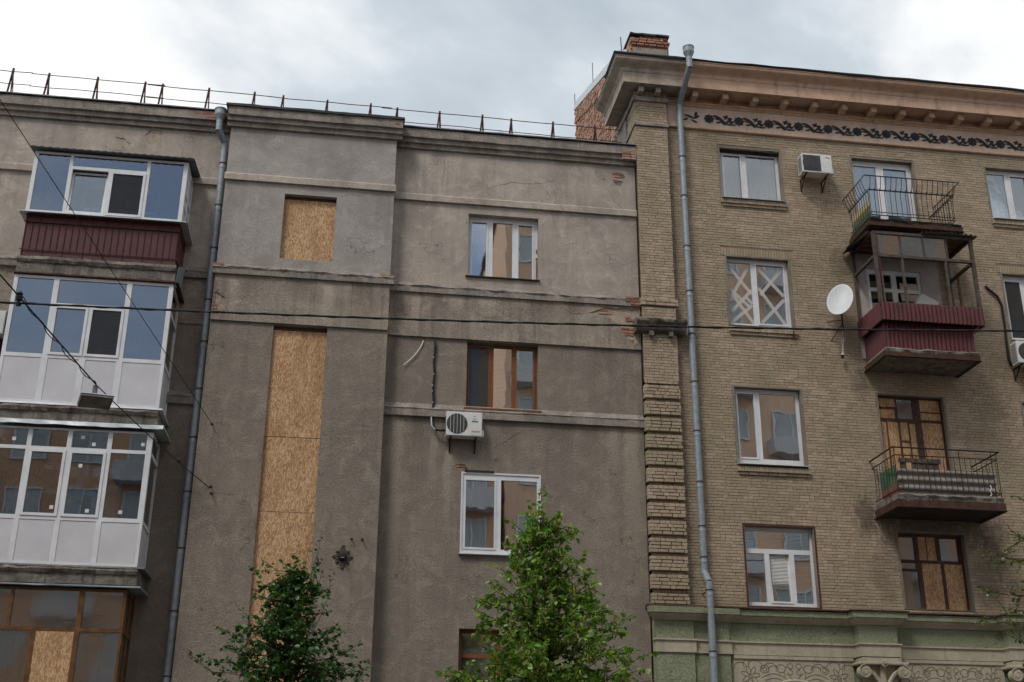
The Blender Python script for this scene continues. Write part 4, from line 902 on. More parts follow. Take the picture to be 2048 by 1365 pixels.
MBe.build('frieze_ornament', 'blackpaint', O)
bx('bed_wall', 'cornice', O, RX0 + .0, RX1, -.012, .05, 20.252, 20.56)
# cornice: modillions, corona, cyma, roof edge, returned along the left side
for k in range(15):
    x = 9.02 + MODULE * k
    MB().box(x - .08, x + .08, -.46, -.0, 20.345, 20.505).box(x - .095, x + .095, -.48, -.0, 20.505, 20.532).build('modillion', 'cornice', O, bevel=.008)
for x in (RP + .14, RP + .62): MB().box(x - .07, x + .07, PYF - .26, PYF, 20.345, 20.51).build('modillion', 'cornice', O, bevel=.008)
def cyma(n=8): return [(.43 + .23 * (i / n) + .05 * math.sin(i / n * 2 * math.pi) * -1, 20.87 + .27 * (i / n)) for i in range(n + 1)]
prof = [(-.22, 20.54), (.36, 20.535), (.38, 20.50), (.40, 20.50), (.40, 20.82), (.42, 20.835), (.42, 20.86)] + cyma() + [(.68, 21.14), (.68, 21.17)]
def corn(prof, name, mat, xr=RX1, yb=1.75, jz=0.0):
    mb = MB(); n = 40; rows = []
    path = [(xr - (xr - RP) * i / n, None) for i in range(n)] + [(None, 'c')] + [(None, yb * (i + 1) / 6 - .22 * (1 - (i + 1) / 6)) for i in range(6)]
    for i, (px, q) in enumerate(path):
        row = []
        for (o, z) in prof:
            jj = (mnoise.noise(Vector((i * .37, z * 9, 1.3))) * jz) if jz else 0
            if q is None: p = (px, PYF - o, z + jj)
            elif q == 'c': p = (RP - o, PYF - o, z + jj)
            else: p = (RP - o, q, z + jj)
            row.append(len(mb.v)); mb.v.append(p)
        rows.append(row)
    for r0, r1 in zip(rows, rows[1:]):
        for k in range(len(prof) - 1): mb.face(r1[k], r0[k], r0[k + 1], r1[k + 1])
    mb.face(*rows[-1]); mb.face(*rows[0][::-1]); return mb.build(name, mat, O)
corn(prof, 'cornice', 'cornice')
corn([(.2, 21.30), (.62, 21.245), (.71, 21.235), (.725, 21.20), (.70, 21.16), (.2, 21.165)], 'roof_edge', 'bitumen', yb=.3, jz=.045)
# roof slopes, gable wall of red brick, chimney
MB().sweep([(8.0, 25.05), (-.6, 21.32), (-.6, 21.24), (8.0, 24.95)], RP + .1, RX1, 2.0).build('roof', 'galv', O)
gy = [(1.85, 18.3), (8.0, 18.3), (8.0, 25.0), (1.3, 22.55), (.5, 22.0), (.5, 20.5), (1.85, 20.5)]
MB().holed([(-p[0], p[1]) for p in gy], [], RP + .03, axis='x').build('gable_wall', 'mortar_g', O)
mb = MB(); z = 18.4; rg = random.Random(5)
while z < 24.95:
    y = .5 - rg.uniform(0, .2)
    while y < 7.95:
        l = .25 if rg.random() < .55 else .125; ym = y + l / 2; lim = 22.0 + (ym - .5) * .68 if ym < 1.3 else 22.55 + (ym - 1.3) * .366
        if z + .07 < lim and (ym > 1.9 or z > 20.6) and y + l < 7.98:
            pr_ = rg.uniform(.0, .035) if z < lim - .55 else rg.uniform(.03, .06)
            mb.box(RP + .0 - pr_, RP + .03, max(y + .006, .5), y + l - .006, z + .005, z + .066, rnd=rg.random(), skip='r')
        y += l
    z += .0765
tag(mb.build('gable_brickwork', 'red_m', O), kind='stuff')
mb = MB()
for (ya, za, yb, zb) in ((.4, 21.95, 1.3, 22.58), (1.3, 22.58, 5.0, 23.95), (5.0, 23.95, 8.05, 25.06)):
    n0 = len(mb.v)
    for (yy, zz) in ((ya, za), (yb, zb)): mb.v += [(RP - .05, yy, zz), (RP + .0, yy, zz + .34), (RP + .03, yy, zz + .34), (RP + .03, yy, zz)]
    for i in range(4): mb.face(n0 + i, n0 + (i + 1) % 4, n0 + 4 + (i + 1) % 4, n0 + 4 + i)
mb.build('verge_flashing', 'galv_lt', O)
MB().bar((RP, 5.0, 24.2), (RP - .02, 4.95, 24.95), .02).build('roof_spike', 'iron', O); MB().bar((RP, 8.0, 25.0), (RP - .02, 7.95, 25.7), .02).build('roof_spike', 'iron', O); MB().bar((RP - .05, .8, 22.2), (RP - .1, .75, 22.95), .02).build('roof_spike', 'iron', O)
MB().box(RP - .02, RP + .03, 2.2, 2.8, 21.2, 21.85).build('vent_opening', 'black', O)
chx0, chx1, chy0, chy1 = 7.80, 8.86, 1.5, 3.4
ch = bx('chimney', 'ledge', O, chx0, chx1, chy0, chy1, 21.6, 23.2)
for k in range(1, 5):
    z = 23.2 + .08 * k; ex = [.0, .04, .07, .07, .04][k]; x = chx0 - ex - (.1 if k % 2 else 0)
    while x < chx1 + ex:
        l = .25 if rg.random() < .7 else .12; p, q = max(x, chx0 - ex), min(x + l - .012, chx1 + ex)
        if q - p > .04 and rg.random() > .04: brick(ch, p, q, chy0 - ex + rg.uniform(-.01, .01), chy0 + .2, z, z + .068, 'red_o')
        x += l
MB().box(chx0 - .05, chx1 + .05, chy0 + .05, chy1, 23.2, 23.58).build('chimney_core', 'red_m', ch)
MB().sweep([(chy1, 23.72), (chy0 - .1, 23.66), (chy0 - .12, 23.60), (chy1, 23.62)], chx0 - .09, chx1 + .05, .12, [.01, .025, .03, .0], 9).build('chimney_cap', 'bitumen', ch)
bx('chimney_side', 'red_m', ch, chx0 - .055, chx0 - .002, chy0 + .1, chy1, 22.3, 23.58)
MB().box(chx1 + .05, chx1 + .13, chy0 + .3, chy0 + .55, 22.2, 23.55).build('brick', 'red_o', ch)
# back and right ends
MB().box(RP + .02, RX1, 12.0, 12.1, 0, 22.4).box(RX1 - .1, RX1, .0, 12.0, 0, 22.0).build('wall', 'mortar', O)

# ------------------------------------------------------------------ balconies of the brick building
DY = -1.3
def steel_slab(z0, z1, x0, x1, y, seed, top='conc'):
    s = MB().sweep([(.0, z1), (y + .02, z1), (y - .03, z1 - .04), (y + .0, z1 - .10), (y + .03, z0 + .03), (.0, z0 + .03)], x0, x1, .05, [0, .02, .035, .03, 0, 0], seed).build('balcony', top, O)
    zc = z1 - (.14 if seed == 93 else .08)
    MB().box(x0 - .03, x1 + .03, y, y + .012, z0, zc).box(x0 - .03, x1 + .03, y + .012, y + .09, z0, z0 + .012).box(x0 - .03, x1 + .03, y - .02, y + .0, z0 - .006, z0 + .01).build('edge_beam', 'rust', s)
    for x in (x0 - .03, x1 + .018): MB().box(x, x + .012, y + .012, .0, z0 + .0, zc).box(x - .04, x + .05, y + .012, .0, z0 - .012, z0 - .0).build('side_beam', 'rust', s)
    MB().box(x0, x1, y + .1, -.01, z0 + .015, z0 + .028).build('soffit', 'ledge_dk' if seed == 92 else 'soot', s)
    return s
# open iron balcony, top floor
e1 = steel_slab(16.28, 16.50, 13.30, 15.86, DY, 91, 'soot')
zb, zm, zt = 16.58, 17.33, 17.66
x0, x1 = 13.36, 15.70
def rod(p, pts, r=.009, n=5, nm='baluster', m='iron'): return MB().tube(pts, r, n).build(nm, m, p)
def arc_bar(base, out, h0, h1, h2):
    bv, ov = Vector(base), Vector(out); P = [bv + Vector((0, 0, h0 - bv.z)), bv + Vector((0, 0, h1 - bv.z - .12))]
    for i in range(9):
        t = i / 8; P.append(bv + ov * (.17 * (t ** .5 if t < .6 else .775 + (t - .6) * .56)) + Vector((0, 0, (h1 - bv.z - .06) + (h2 - h1 + .06) * t)))
    return P
def ringpts(c, u, r=.035): return [Vector(c) + u * (r * math.cos(t)) + Vector((0, 0, r * math.sin(t))) for t in [2 * math.pi * i / 10 for i in range(11)]]
for i in range(17):
    x = x0 + (x1 - x0) * i / 16; mbx = MB().tube(arc_bar((x, DY, zb), (0, -1, 0), zb, zm, zt), .009, 5); mbx.tube(ringpts((x, DY - .05, zm + .0), Vector((0, 1, 0))), .006, 4); mbx.build('baluster', 'iron', e1)
for xs_, sgn in ((x0, -1), (x1, 1)):
    for i in range(9):
        y = DY + (-.06 - DY) * (i + .5) / 9; mbx = MB().tube(arc_bar((xs_, y, zb), (sgn, 0, 0), zb, zm, zt), .009, 5); mbx.tube(ringpts((xs_ + sgn * .05, y, zm), Vector((1, 0, 0))), .006, 4); mbx.build('baluster', 'iron', e1)
for z, o, r in ((zb, 0, .014), (zb + .09, 0, .011), (zm, 0, .02), (zt, .16, .016)):
    MB().tube([(x0 - o, 0, z), (x0 - o, DY - o, z), (x1 + o, DY - o, z), (x1 + o, 0, z)], r, 6).build('rail', 'iron', e1)
for i, (m_, za, zb_) in enumerate((('yellowp', 16.95, 17.12), ('ochre', 16.85, 16.948), ('greenp', 16.5, 16.848))): bx('painted_side_panel', m_, e1, 13.40, 13.42, -1.15, -.08, za, zb_)
bx('painted_front_board', 'yellowp', e1, 13.45, 14.45, -.25, -.22, 16.52, 16.78); bx('painted_front_board', 'slate', e1, 14.46, 15.5, -.25, -.22, 16.52, 16.78)
# enclosed balcony with red corrugated skirts
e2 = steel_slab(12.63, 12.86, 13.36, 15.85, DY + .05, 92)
def skirt(p, xa, xb, y, z0, z1, m='redsheet2'):
    corr(MB(), xa, xb, z0, z1, y, .02, .115).build('skirt', m, p)
    for x, s in ((xa, 1), (xb, -1)):
        mb = MB(); n = 80
        for i in range(n + 1):
            yy = y + (-.02 - y) * i / n; w = .02 * math.sin(yy / .115 * 2 * math.pi) ; mb.v += [(x + w, yy, z0), (x + w, yy, z1)]
        for i in range(n): q = (2 * i, 2 * i + 1, 2 * i + 3, 2 * i + 2); mb.face(*q)
        mb.build('skirt', m, p)
skirt(e2, 13.26, 16.05, DY - .12, 13.54, 14.02); skirt(e2, 13.40, 15.80, DY + .09, 12.83, 13.56)
bx('skirt_floor', 'soot', e2, 13.34, 15.98, DY - .06, -.02, 13.60, 13.63)
X0, X1, YF = 13.27, 16.04, DY - .10
z0, zt, z1 = 14.03, 15.36, 16.02
def post(p, x, y, za, zb_, w=.075, m='greywood'): return bx('post', m, p, x - w / 2, x + w / 2, y, y + w, za, zb_)
for x in (X0 + .04, X1 - .04): post(e2, x, YF, z0, z1, .085)
for x in (14.02, 15.22): post(e2, x, YF + .005, z0, zt, .06)
post(e2, X0 + .13, YF + .01, z0, zt, .04, 'rust')
for x in (X0 + .04, X1 - .04): post(e2, x, -.1, z0, z1, .07)
post(e2, X1 - .04, -.55, z0, zt, .05, 'varn')
for z in (z0 - .02, zt, z1):
    bx('rail', 'greywood', e2, X0, X1, YF - .004, YF + .08, z - .04, z + .035)
    for x in (X0, X1 - .075): bx('rail', 'greywood' if z != z1 else 'rust', e2, x, x + .075, YF + .08, -.03, z - .038, z + .033)
for i in range(4):
    x = X0 + .12 + i * .635; bx('glazing_bar', 'greywood', e2, x - .025, x + .025, YF + .01, YF + .06, zt + .035, z1 - .04)
    if i < 3: bx('pane', 'glass_old', e2, x + .025, x + .61, YF + .03, YF + .035, zt + .035, z1 - .04)
for i in range(9):
    y = YF + .1 + i * .14; bx('ceiling_board', 'varn' if i % 2 else 'oldwood', e2, X0 + .05, X1 - .05, y, y + .13, z1 + .03 + .003 * (i % 2), z1 + .05 + .003 * (i % 2))
mb = MB(); n = 130
rr = random.Random(3)
for i in range(n + 1):
    x = X0 - .12 + (X1 - X0 + .28) * i / n; w = .022 * math.sin(i / n * 2 * math.pi * 22); e = mnoise.noise(Vector((x * 4, 0, 0))) * .09 - (.0 if x > 14.6 else -.22)
    mb.v += [(x, YF - .13 + e, 16.085 + w + .01 * math.sin(x * 5)), (x, .0, 16.22 + w)]
for i in range(n): mb.face(2 * i, 2 * i + 2, 2 * i + 3, 2 * i + 1)
mb.build('roof', 'slate', e2)
mb = MB(); mb.v = [(X0 - .28, -.05, 15.98), (X0 - .30, -.5, 15.96), (X0 - .02, YF + .3, 16.05), (X0 + .1, YF + .3, 16.08), (X0 + .1, -.02, 16.16)]; mb.f = [(0, 1, 2, 3, 4)]; mb.a = [.5]; mb.build('roof_flap', 'bitumen', e2)
bx('stored_box', 'white_wall', e2, 14.0, 14.6, -.9, -.5, 13.64, 14.25); MB().xbox(.5, .3, .9, Matrix.Translation((14.75, -.7, 14.1)) @ Matrix.Rotation(R(28), 4, 'Y')).build('stored_bag', 'tulle', e2)
# balcony with slate sheets, over the lowest window
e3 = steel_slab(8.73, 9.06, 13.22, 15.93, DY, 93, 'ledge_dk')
x0, x1 = 13.24, 15.90; zb, zm, zt = 9.16, 10.02, 10.20
for i in range(20):
    x = x0 + (x1 - x0) * i / 19; tall = i % 6 == 0 or i == 19; rod(e3, [(x, DY + .03, 9.05 if tall else zb), (x, DY + .03, zt if tall else zm)], .011 if tall else .008)
for xs_ in (x0, x1):
    for i in range(8): y = DY + .03 + (-.06 - DY) * (i + .5) / 8; rod(e3, [(xs_, y, zb), (xs_, y, zm)], .008)
for z, o, r in ((zb, 0, .013), (zm, 0, .015), (zt, .05, .022)): MB().tube([(x0 - o, 0, z), (x0 - o, DY + .03 - o, z), (x1 + o, DY + .03 - o, z), (x1 + o, 0, z)], r, 6).build('rail', 'iron', e3)
corr(MB(), x0 + .05, x1 - .06, 9.07, 9.70, DY + .10, .034, .21, vert=False).build('slate_sheet', 'slate', e3, smooth=True)
MB().tube([(15.62, DY + .0, 9.36), (15.64, DY - .005, 9.28), (15.60, DY - .005, 9.22), (15.63, DY, 9.12), (15.58, DY, 9.08)], .012, 5).build('white_ribbon', 'pvc', e3)
mb = MB()
for i in range(26): y = -1.18 + i * .035; mb.box(13.29, 13.296, y, y + .012, 9.15, 9.80)
for i in range(20): z = 9.15 + i * .034; mb.box(13.2965, 13.30, -1.19, -.28, z, z + .011)
mb.build('plastic_mesh', 'greenmesh', e3)
t = thing('plank_pallet', (14.0, -.95, 9.07), 'weathered grey plank pallet standing on the slate-clad balcony', 'pallet')
for x in (13.62, 13.95, 14.12, 14.32, 14.48): bx('plank', 'greywood', t, x - .085, x + .07, -.93, -.91, 9.1, 10.02 + random.uniform(-.03, .03))
bx('cross_plank', 'greywood', t, 13.5, 14.6, -.955, -.932, 9.94, 10.05)
t = thing('planter_box', (13.32, -.9, 9.07), 'faded pink planter box at the left end of the slate-clad balcony', 'planter')
mb = MB(); 
for (ya, yb) in ((-1.22, -.8), (-.78, -.4)):
    n0 = len(mb.v); mb.v += [(13.22, ya, 9.30), (13.42, ya, 9.30), (13.42, yb, 9.30), (13.22, yb, 9.30), (13.26, ya + .04, 9.07), (13.38, ya + .04, 9.07), (13.38, yb - .04, 9.07), (13.26, yb - .04, 9.07)]
    for q in ((4, 5, 1, 0), (5, 6, 2, 1), (6, 7, 3, 2), (7, 4, 0, 3), (7, 6, 5, 4)): mb.face(*[n0 + i for i in q])
mb.build('trough', 'pinkbox', t)

# ------------------------------------------------------------------ green ground floor
GY = -.30            # plane of the green wall; pilasters stand proud of it
MB().box(RP + .03, RX1, GY, .0, 0, 6.10).build('ground_floor_wall', 'green', O)
PIL = [(7.37, 8.25, .14), (8.25, 9.12, .07), (12.20, 13.14, .30), (15.95, 16.90, .30), (19.7, 20.6, .30)]
for a, b, p in PIL: MB().box(a, b, GY - p, GY + .0, 0 if p < .2 else 5.27, 6.06).build('ground_pilaster', 'green', O, bevel=.01)
def breaks(prof, name, mat, ends=(RP - .0, RX1)):
    """moulding that breaks forward over the pilasters"""
    mb = MB(); segs = []; x = ends[0]
    for a, b, p in PIL:
        if a > x + .01: segs.append((x, a, 0.0))
        segs.append((a, b, p)); x = b
    segs.append((x, ends[1], 0.0)); xr = []
    for i, (a, b, p) in enumerate(segs):
        pl_ = segs[i - 1][2] if i else -.3; pr2 = segs[i + 1][2] if i + 1 < len(segs) else -.3
        xr.append((a, b, p, pl_, pr2))
    rows = []
    for a, b, p, pl_, pr2 in xr:
        rows.append([(a - (o if p > pl_ else -o), GY - p - o, z) for o, z in prof]); rows.append([(b + (o if p > pr2 else -o), GY - p - o, z) for o, z in prof])
    idx = []
    for r_ in rows: idx.append(list(range(len(mb.v), len(mb.v) + len(r_)))); mb.v += r_
    for r0, r1 in zip(idx, idx[1:]):
        for k in range(len(prof) - 1): mb.face(r0[k], r0[k + 1], r1[k + 1], r1[k])
    mb.face(*idx[0][::-1]); mb.face(*idx[-1]); return mb.build(name, mat, O)
breaks([(-.2, 6.31), (.21, 6.30), (.21, 6.165), (.19, 6.16), (-.2, 6.16)], 'ground_cornice', 'green')
breaks([(-.2, 6.165), (.17, 6.163), (.15, 6.12), (.09, 6.07), (.05, 6.035), (.04, 6.02), (-.2, 6.02)], 'ground_cornice', 'cream')
breaks([(-.2, 5.60), (.07, 5.595), (.07, 5.56), (.045, 5.545), (.035, 5.53), (.035, 5.29), (-.2, 5.285)], 'ground_band', 'cream')
MB().sweep([(.02, 6.42), (-.30, 6.40), (-.56, 6.335), (-.56, 6.315), (-.30, 6.32), (.02, 6.33)], RP - .12, RX1, .25, [0, .006, .01, .01, .004, 0], 15).build('drip_flashing', 'rust', O)
for a, b, p in PIL[2:]: MB().sweep([(GY - .2, 6.345), (GY - p - .25, 6.33), (GY - p - .25, 6.305), (GY - .2, 6.312)], a - .26, b + .26, .3, .004, 16).build('drip_flashing', 'rust', O)
def spiral(cx, cz, r0, turns, sgn, n=36):
    out = []
    for i in range(n):
        t = i / (n - 1); a_ = math.pi / 2 + sgn * -t * turns * 2 * math.pi; r = r0 * (1 - t * .85); out.append((cx + r * math.cos(a_), cz + r * math.sin(a_)))
    return out
def capital(a, b):
    y = GY - .30; cx = (a + b) / 2; w = b - a
    c = MB().box(a - .02, b + .02, y - .06, GY, 5.16, 5.262).build('capital', 'cream', O, bevel=.01)
    MB().box(a - .14, b + .14, y - .16, GY, 5.09, 5.158).build('abacus', 'cream', c, bevel=.02)
    MB().box(a + .1, b - .1, y - .0, GY, 3.8, 5.088).build('bell', 'cream', c)
    for s in (-1, 1):
        mb = MB(); sc = (cx + s * (w / 2 + .0), 4.93)
        for k, rad in enumerate((.15, .10, .055)): mb.lathe([(0, -.14 - .015 * k), (rad, -.14 - .015 * k), (rad, .02), (0, .02)], (sc[0], y, sc[1]), 20, axis='y')
        mb.tube([(p[0], y - .15, p[1]) for p in spiral(sc[0], sc[1], .165, 1.6, s)], .016, 6); mb.build('volute', 'cream', c)
        st = [(cx + s * (.06 + (w / 2 - .08) * (i / 10) ** 1.3), y - .08, 4.55 + .42 * math.sin(i / 10 * math.pi / 2)) for i in range(11)]
        MB().tube(st, .05, 8).build('stem', 'cream', c, smooth=True); MB().tube([(p[0] - s * .0, p[1] - .04, p[2] + .03) for p in st], .018, 6).build('stem', 'cream', c, smooth=True)
    mb = MB()
    for i in range(8): t = 2 * math.pi * i / 8; mb.lathe([(0, -.05), (.035, -.03), (.04, 0)], (cx + .055 * math.cos(t), y - .16, 5.12 + .055 * math.sin(t)), 8, axis='y')
    mb.lathe([(0, -.08), (.03, -.06), (.035, 0)], (cx, y - .16, 5.12), 8, axis='y'); mb.build('boss', 'cream', c)
    MB().box(a + .08, b - .08, y + .02, GY, 0, 4.4).build('column_shaft', 'cream', c)
    MB().box(cx - .07, cx + .07, y - .06, y, 4.5, 5.088).build('leaf_strip', 'cream', c, bevel=.02)
for a, b, p in PIL[2:]: capital(a, b)
def panel(a, b):
    mb = MB(); cx = (a + b) / 2; rad = (b - a) / 2 - .25
    arc = [(cx + rad * math.cos(t), 3.3 + rad * 1.18 * math.sin(t)) for t in [math.pi * i / 24 for i in range(25)]]
    poly = [(a, 3.0), (cx - rad, 3.0)] + arc[::-1] + [(cx + rad, 3.0), (b, 3.0), (b, 5.20), (a, 5.20)]
    p_ = mb.prism(poly, GY - .03, GY - .004).build('relief_panel', 'cream', O)
    MB().box(a, b, GY - .06, GY - .004, 5.201, 5.275).build('relief_border', 'cream', p_)
    MB().prism([(cx - rad + .01, 2.9)] + [(q[0] * .99 + cx * .01, q[1] - .02) for q in arc[::-1]] + [(cx + rad - .01, 2.9)], GY - .008, GY - .002).build('arch_shade_sheet', 'soot', p_)  # flat dark sheet on the wall, its colour stands for shade inside the arch
    MB().tube([(q[0], GY - .04, q[1]) for q in arc], .05, 6).build('archivolt', 'cream', p_)
    mb = MB(); hw = (b - a) / 2
    def crv(pts, s, r=.0048): mb.tube([(cx + s * x * hw, GY - .034, z) for x, z in pts], r, 5)
    def arcp(x, z, rx, rz, t0, t1, n=14): return [(x + rx * math.cos(R(t0 + (t1 - t0) * i / n)), z + rz * math.sin(R(t0 + (t1 - t0) * i / n))) for i in range(n + 1)]
    for s in (-1, 1):
        for k, (rr_, n_) in enumerate(((.06, 14), (.03, 12))): crv(arcp(.74, 4.82, rr_ / hw, rr_, 0, 360, n_), s)
        for k in range(7):
            t = 20 + 51 * k; dx, dz = math.cos(R(t)), math.sin(R(t)); crv([(.74 + (dx * (.07 + .16 * math.sin(u * math.pi)) + -dz * .05 * math.cos(u * math.pi)) / hw, 4.82 + dz * (.07 + .16 * math.sin(u * math.pi)) + dx * .05 * math.cos(u * math.pi)) for u in [i / 10 for i in range(11)]], s)
        crv(arcp(.90, 5.02, .10, .10, -20, 200), s); crv(arcp(.80, 5.08, .05, .09, -60, 220), s); crv(arcp(.66, 5.04, .12, .13, 20, 230), s)
        crv(arcp(.50, 4.98, .07, .09, 0, 330), s); crv(arcp(.50, 4.98, .035, .045, 0, 330), s); crv(arcp(.40, 4.94, .13, .18, 10, 170), s); crv(arcp(.36, 4.93, .09, .13, 20, 160), s)
        crv([(.56 - .4 * t, 4.78 + .10 * math.sin(t * 3.1)) for t in [i / 12 for i in range(13)]], s); crv([(.50 - .3 * t, 4.72 + .06 * math.sin(t * 3.1)) for t in [i / 12 for i in range(13)]], s)
        crv(arcp(.23, 5.0, .08, .09, 0, 360, 18), s); crv(arcp(.07, 5.06, .045, .06, 0, 360), s); crv(arcp(.09, 4.92, .06, .06, 90, 330), s); crv([(.03 + .08 * t, 4.76 + .16 * t * t) for t in [i / 8 for i in range(9)]], s); crv([(.15 + .03 * math.sin(t * 4), 4.75 + .32 * t) for t in [i / 10 for i in range(11)]], s)
    mb.build('relief_ornament', 'relief', p_)
M['relief'] = plain('relief_line', (0.13, 0.11, 0.08), 0.9)
panel(9.20, 12.10); panel(13.24, 15.86)

# ------------------------------------------------------------------ air conditioners
def ac(x, y, z, w, h, d, label, fan=.34, bars=0, old=False, lines=True):
    t = thing('air_conditioner', (x, -.02, z), label, 'air conditioner', 'outdoor air-conditioner units')
    b = MB().box(x - w / 2, x + w / 2, y, y + d, z, z + h).build('casing', 'acw', t, bevel=.012)
    fx = x - w / 2 + w * fan; fr = h * .42; fz = z + h * .5
    if old: bx('grille_plate', 'acg', t, x - w / 2 + .03, x - w / 2 + w * .62, y - .006, y - .001, z + .04, z + h - .05)
    MB().lathe([(0, -.012), (fr * .25, -.016), (fr * .96, -.012), (fr, -.004), (fr, .0)], (fx, y - .002, fz), 32, axis='y').build('fan_grille', 'acg', t)
    mb = MB()
    for k in range(1, 9): rad = fr * k / 9; mb.tube([(fx + rad * math.cos(q), y - .018, fz + rad * math.sin(q)) for q in [2 * math.pi * i / 24 for i in range(25)]], .0018, 4)
    mb.build('fan_wires', 'acg', t)
    mb = MB()
    for k in range(bars):
        dx = (k - (bars - 1) / 2) * fr * 1.45 / bars * 1.1; hh_ = math.sqrt(max(fr * fr - dx * dx, 0)); mb.box(fx + dx - .004, fx + dx + .004, y - .028, y - .02, fz - hh_, fz + hh_)
    if bars: mb.build('guard_bar', 'acw', t)
    bx('cover_panel', 'acw', t, x + w * .14, x + w / 2 - .02, y - .005, y - .001, z + .03, z + h - .03, bevel=.004)
    for xx in (x - w * .36, x + w * .34):
        MB().box(xx - .015, xx + .015, y + .0, -.005, z - .035, z - .003).bar((xx, -.01, z - .32), (xx, y + d * .5, z - .03), .025).box(xx - .015, xx + .015, -.03, -.004, z - .34, z - .0).build('wall_bracket', 'rust' if old else 'iron', t)
    bx('valve_cover', 'acw', t, x + w / 2 + .001, x + w / 2 + .05, y + .05, y + .2, z + .02, z + .17, bevel=.01)
    mb = MB()
    for k in range(9): zz = z + .06 + k * (h - .1) / 9; mb.box(x - w / 2 - .004, x - w / 2 - .0005, y + .05, y + d - .04, zz, zz + .025)
    mb.build('side_fins', 'acg', t)
    return t
a1 = ac(2.815, -.36, 10.235, .87, .60, .30, 'white air conditioner with barred round fan under the brown window', .30, 5)
bx('printed_mark', 'teal', a1, 3.02, 3.11, -.368, -.366, 10.66, 10.675); bx('printed_mark', 'blackpaint', a1, 3.0, 3.15, -.368, -.366, 10.585, 10.603); bx('printed_mark', 'blackpaint', a1, 3.03, 3.10, -.368, -.366, 10.73, 10.74); bx('printed_label', 'orange', a1, 2.99, 3.19, -.368, -.366, 10.33, 10.375)
for k in range(5): bx('printed_mark', 'blackpaint', a1, 3.01 + k * .028, 3.025 + k * .028, -.368, -.366, 10.605, 10.625)
a2 = ac(12.34, -.52, 18.19, .86, .58, .32, 'older air conditioner with dark square grille beside the top-floor window on brick', .30, 0, True)
MB().tube([(12.60, -.527, 18.69), (12.66, -.527, 18.665), (12.72, -.527, 18.65)], .008, 4).build('printed_mark', 'blackpaint', a2)
ac(17.83, -.5, 12.97, .86, .62, .32, 'air conditioner at the right edge of the picture below the right-hand window', .34)
ac(-8.45, -.5, 12.10, .86, .58, .32, 'air conditioner at the left edge of the picture behind the glazed balconies', .30, 4)
hz = thing('refrigerant_hose', (2.05, -.03, 10.4), 'black taped refrigerant hose running down the grey wall to the air conditioner', 'hose')
pts = [(2.07 + .012 * math.sin(i * 1.3), -.05, 12.75 - 2.05 * i / 14) for i in range(15)] + [(2.06, -.12, 10.62), (2.08, -.13, 10.5), (2.16, -.14, 10.42), (2.27, -.16, 10.40), (2.40, -.2, 10.40)]
MB().tube(pts, .028, 8).build('hose', 'black', hz, smooth=True); mb = MB()
rr = random.Random(4)
for k in (3, 6, 8, 9, 11, 13): p = pts[k]; dz = rr.uniform(.015, .05); mb.box(p[0] - .031, p[0] - .012, -.08, -.06, p[2] - dz, p[2] + dz * .6)
mb.tube([(p[0] - .022, p[1] - .015, p[2]) for p in pts[13:18]], .018, 6); mb.build('torn_wrap', 'galv_lt', hz)
tag(MB().tube([(1.78 - .02 * i - .0035 * i * i, -.03 - .002 * i, 12.75 - .075 * i) for i in range(10)], .012, 6).build('white_wire', 'white'), 'short curved white wire sticking out of the grey wall beside the tower', 'wire')
hz = thing('refrigerant_hose', (17.3, -.03, 13.0), 'dark thick refrigerant hose on the brick wall at the right edge', 'hose')
MB().tube([(17.05, -.04, 15.35), (17.12, -.06, 15.25), (17.35, -.06, 15.05), (17.43, -.06, 14.8), (17.43, -.06, 14.2), (17.40, -.06, 13.6), (17.38, -.08, 13.2), (17.45, -.14, 13.0), (17.6, -.2, 13.0)], .035, 8).build('hose', 'black', hz, smooth=True)

# ------------------------------------------------------------------ satellite dish
t = thing('satellite_dish', (12.7, -.03, 13.8), 'round white satellite dish on the brick wall left of the red balcony', 'satellite dish')
dd = Vector((-.42, -.86, .30)).normalized(); qd = dd.to_track_quat('Z', 'Y').to_matrix().to_4x4()
mb = MB(); prof_d = [(0, -.075)] + [(.42 * k / 8, -.075 + .075 * (k / 8) ** 2) for k in range(1, 9)] + [(.435, .0), (.435, -.012)] + [(.42 * k / 8, -.09 + .075 * (k / 8) ** 2) for k in range(8, 0, -1)]
mb.lathe(prof_d, (0, 0, 0), 36); T = Matrix.Translation((12.60, -.52, 14.43)) @ qd @ Matrix.Rotation(R(-14), 4, 'Z') @ Matrix.Diagonal((.76, 1.2, 1, 1)); mb.v = [tuple(T @ Vector(v)) for v in mb.v]; mb.build('reflector', 'dish', t, smooth=True)
MB().tube([(12.64, -.42, 14.40), (12.70, -.3, 14.2), (12.72, -.28, 13.72)], .02, 6).build('mast', 'iron', t); MB().tube([(12.72, -.28, 13.95), (12.42, -.0, 13.98)], .012, 5).tube([(12.72, -.28, 13.85), (12.48, -.0, 13.45)], .012, 5).build('wall_arm', 'rust', t)
t = thing('hanging_receiver', (12.68, -.15, 13.0), 'small white and black receiver hanging on thin cords below the satellite dish', 'receiver')
MB().tube([(12.72, -.26, 13.75), (12.68, -.2, 13.4), (12.69, -.16, 13.06)], .006, 4).tube([(12.75, -.16, 13.5), (12.70, -.16, 13.06)], .009, 4).build('cord', 'pvc', t); MB().lathe([(0, 0), (.035, .0), (.04, .05), (0, .06)], (12.69, -.16, 13.0), 10).build('head', 'pvc', t); MB().lathe([(0, -.08), (.04, -.08), (.045, -.001), (0, -.001)], (12.675, -.16, 13.0), 10).build('housing', 'black', t)

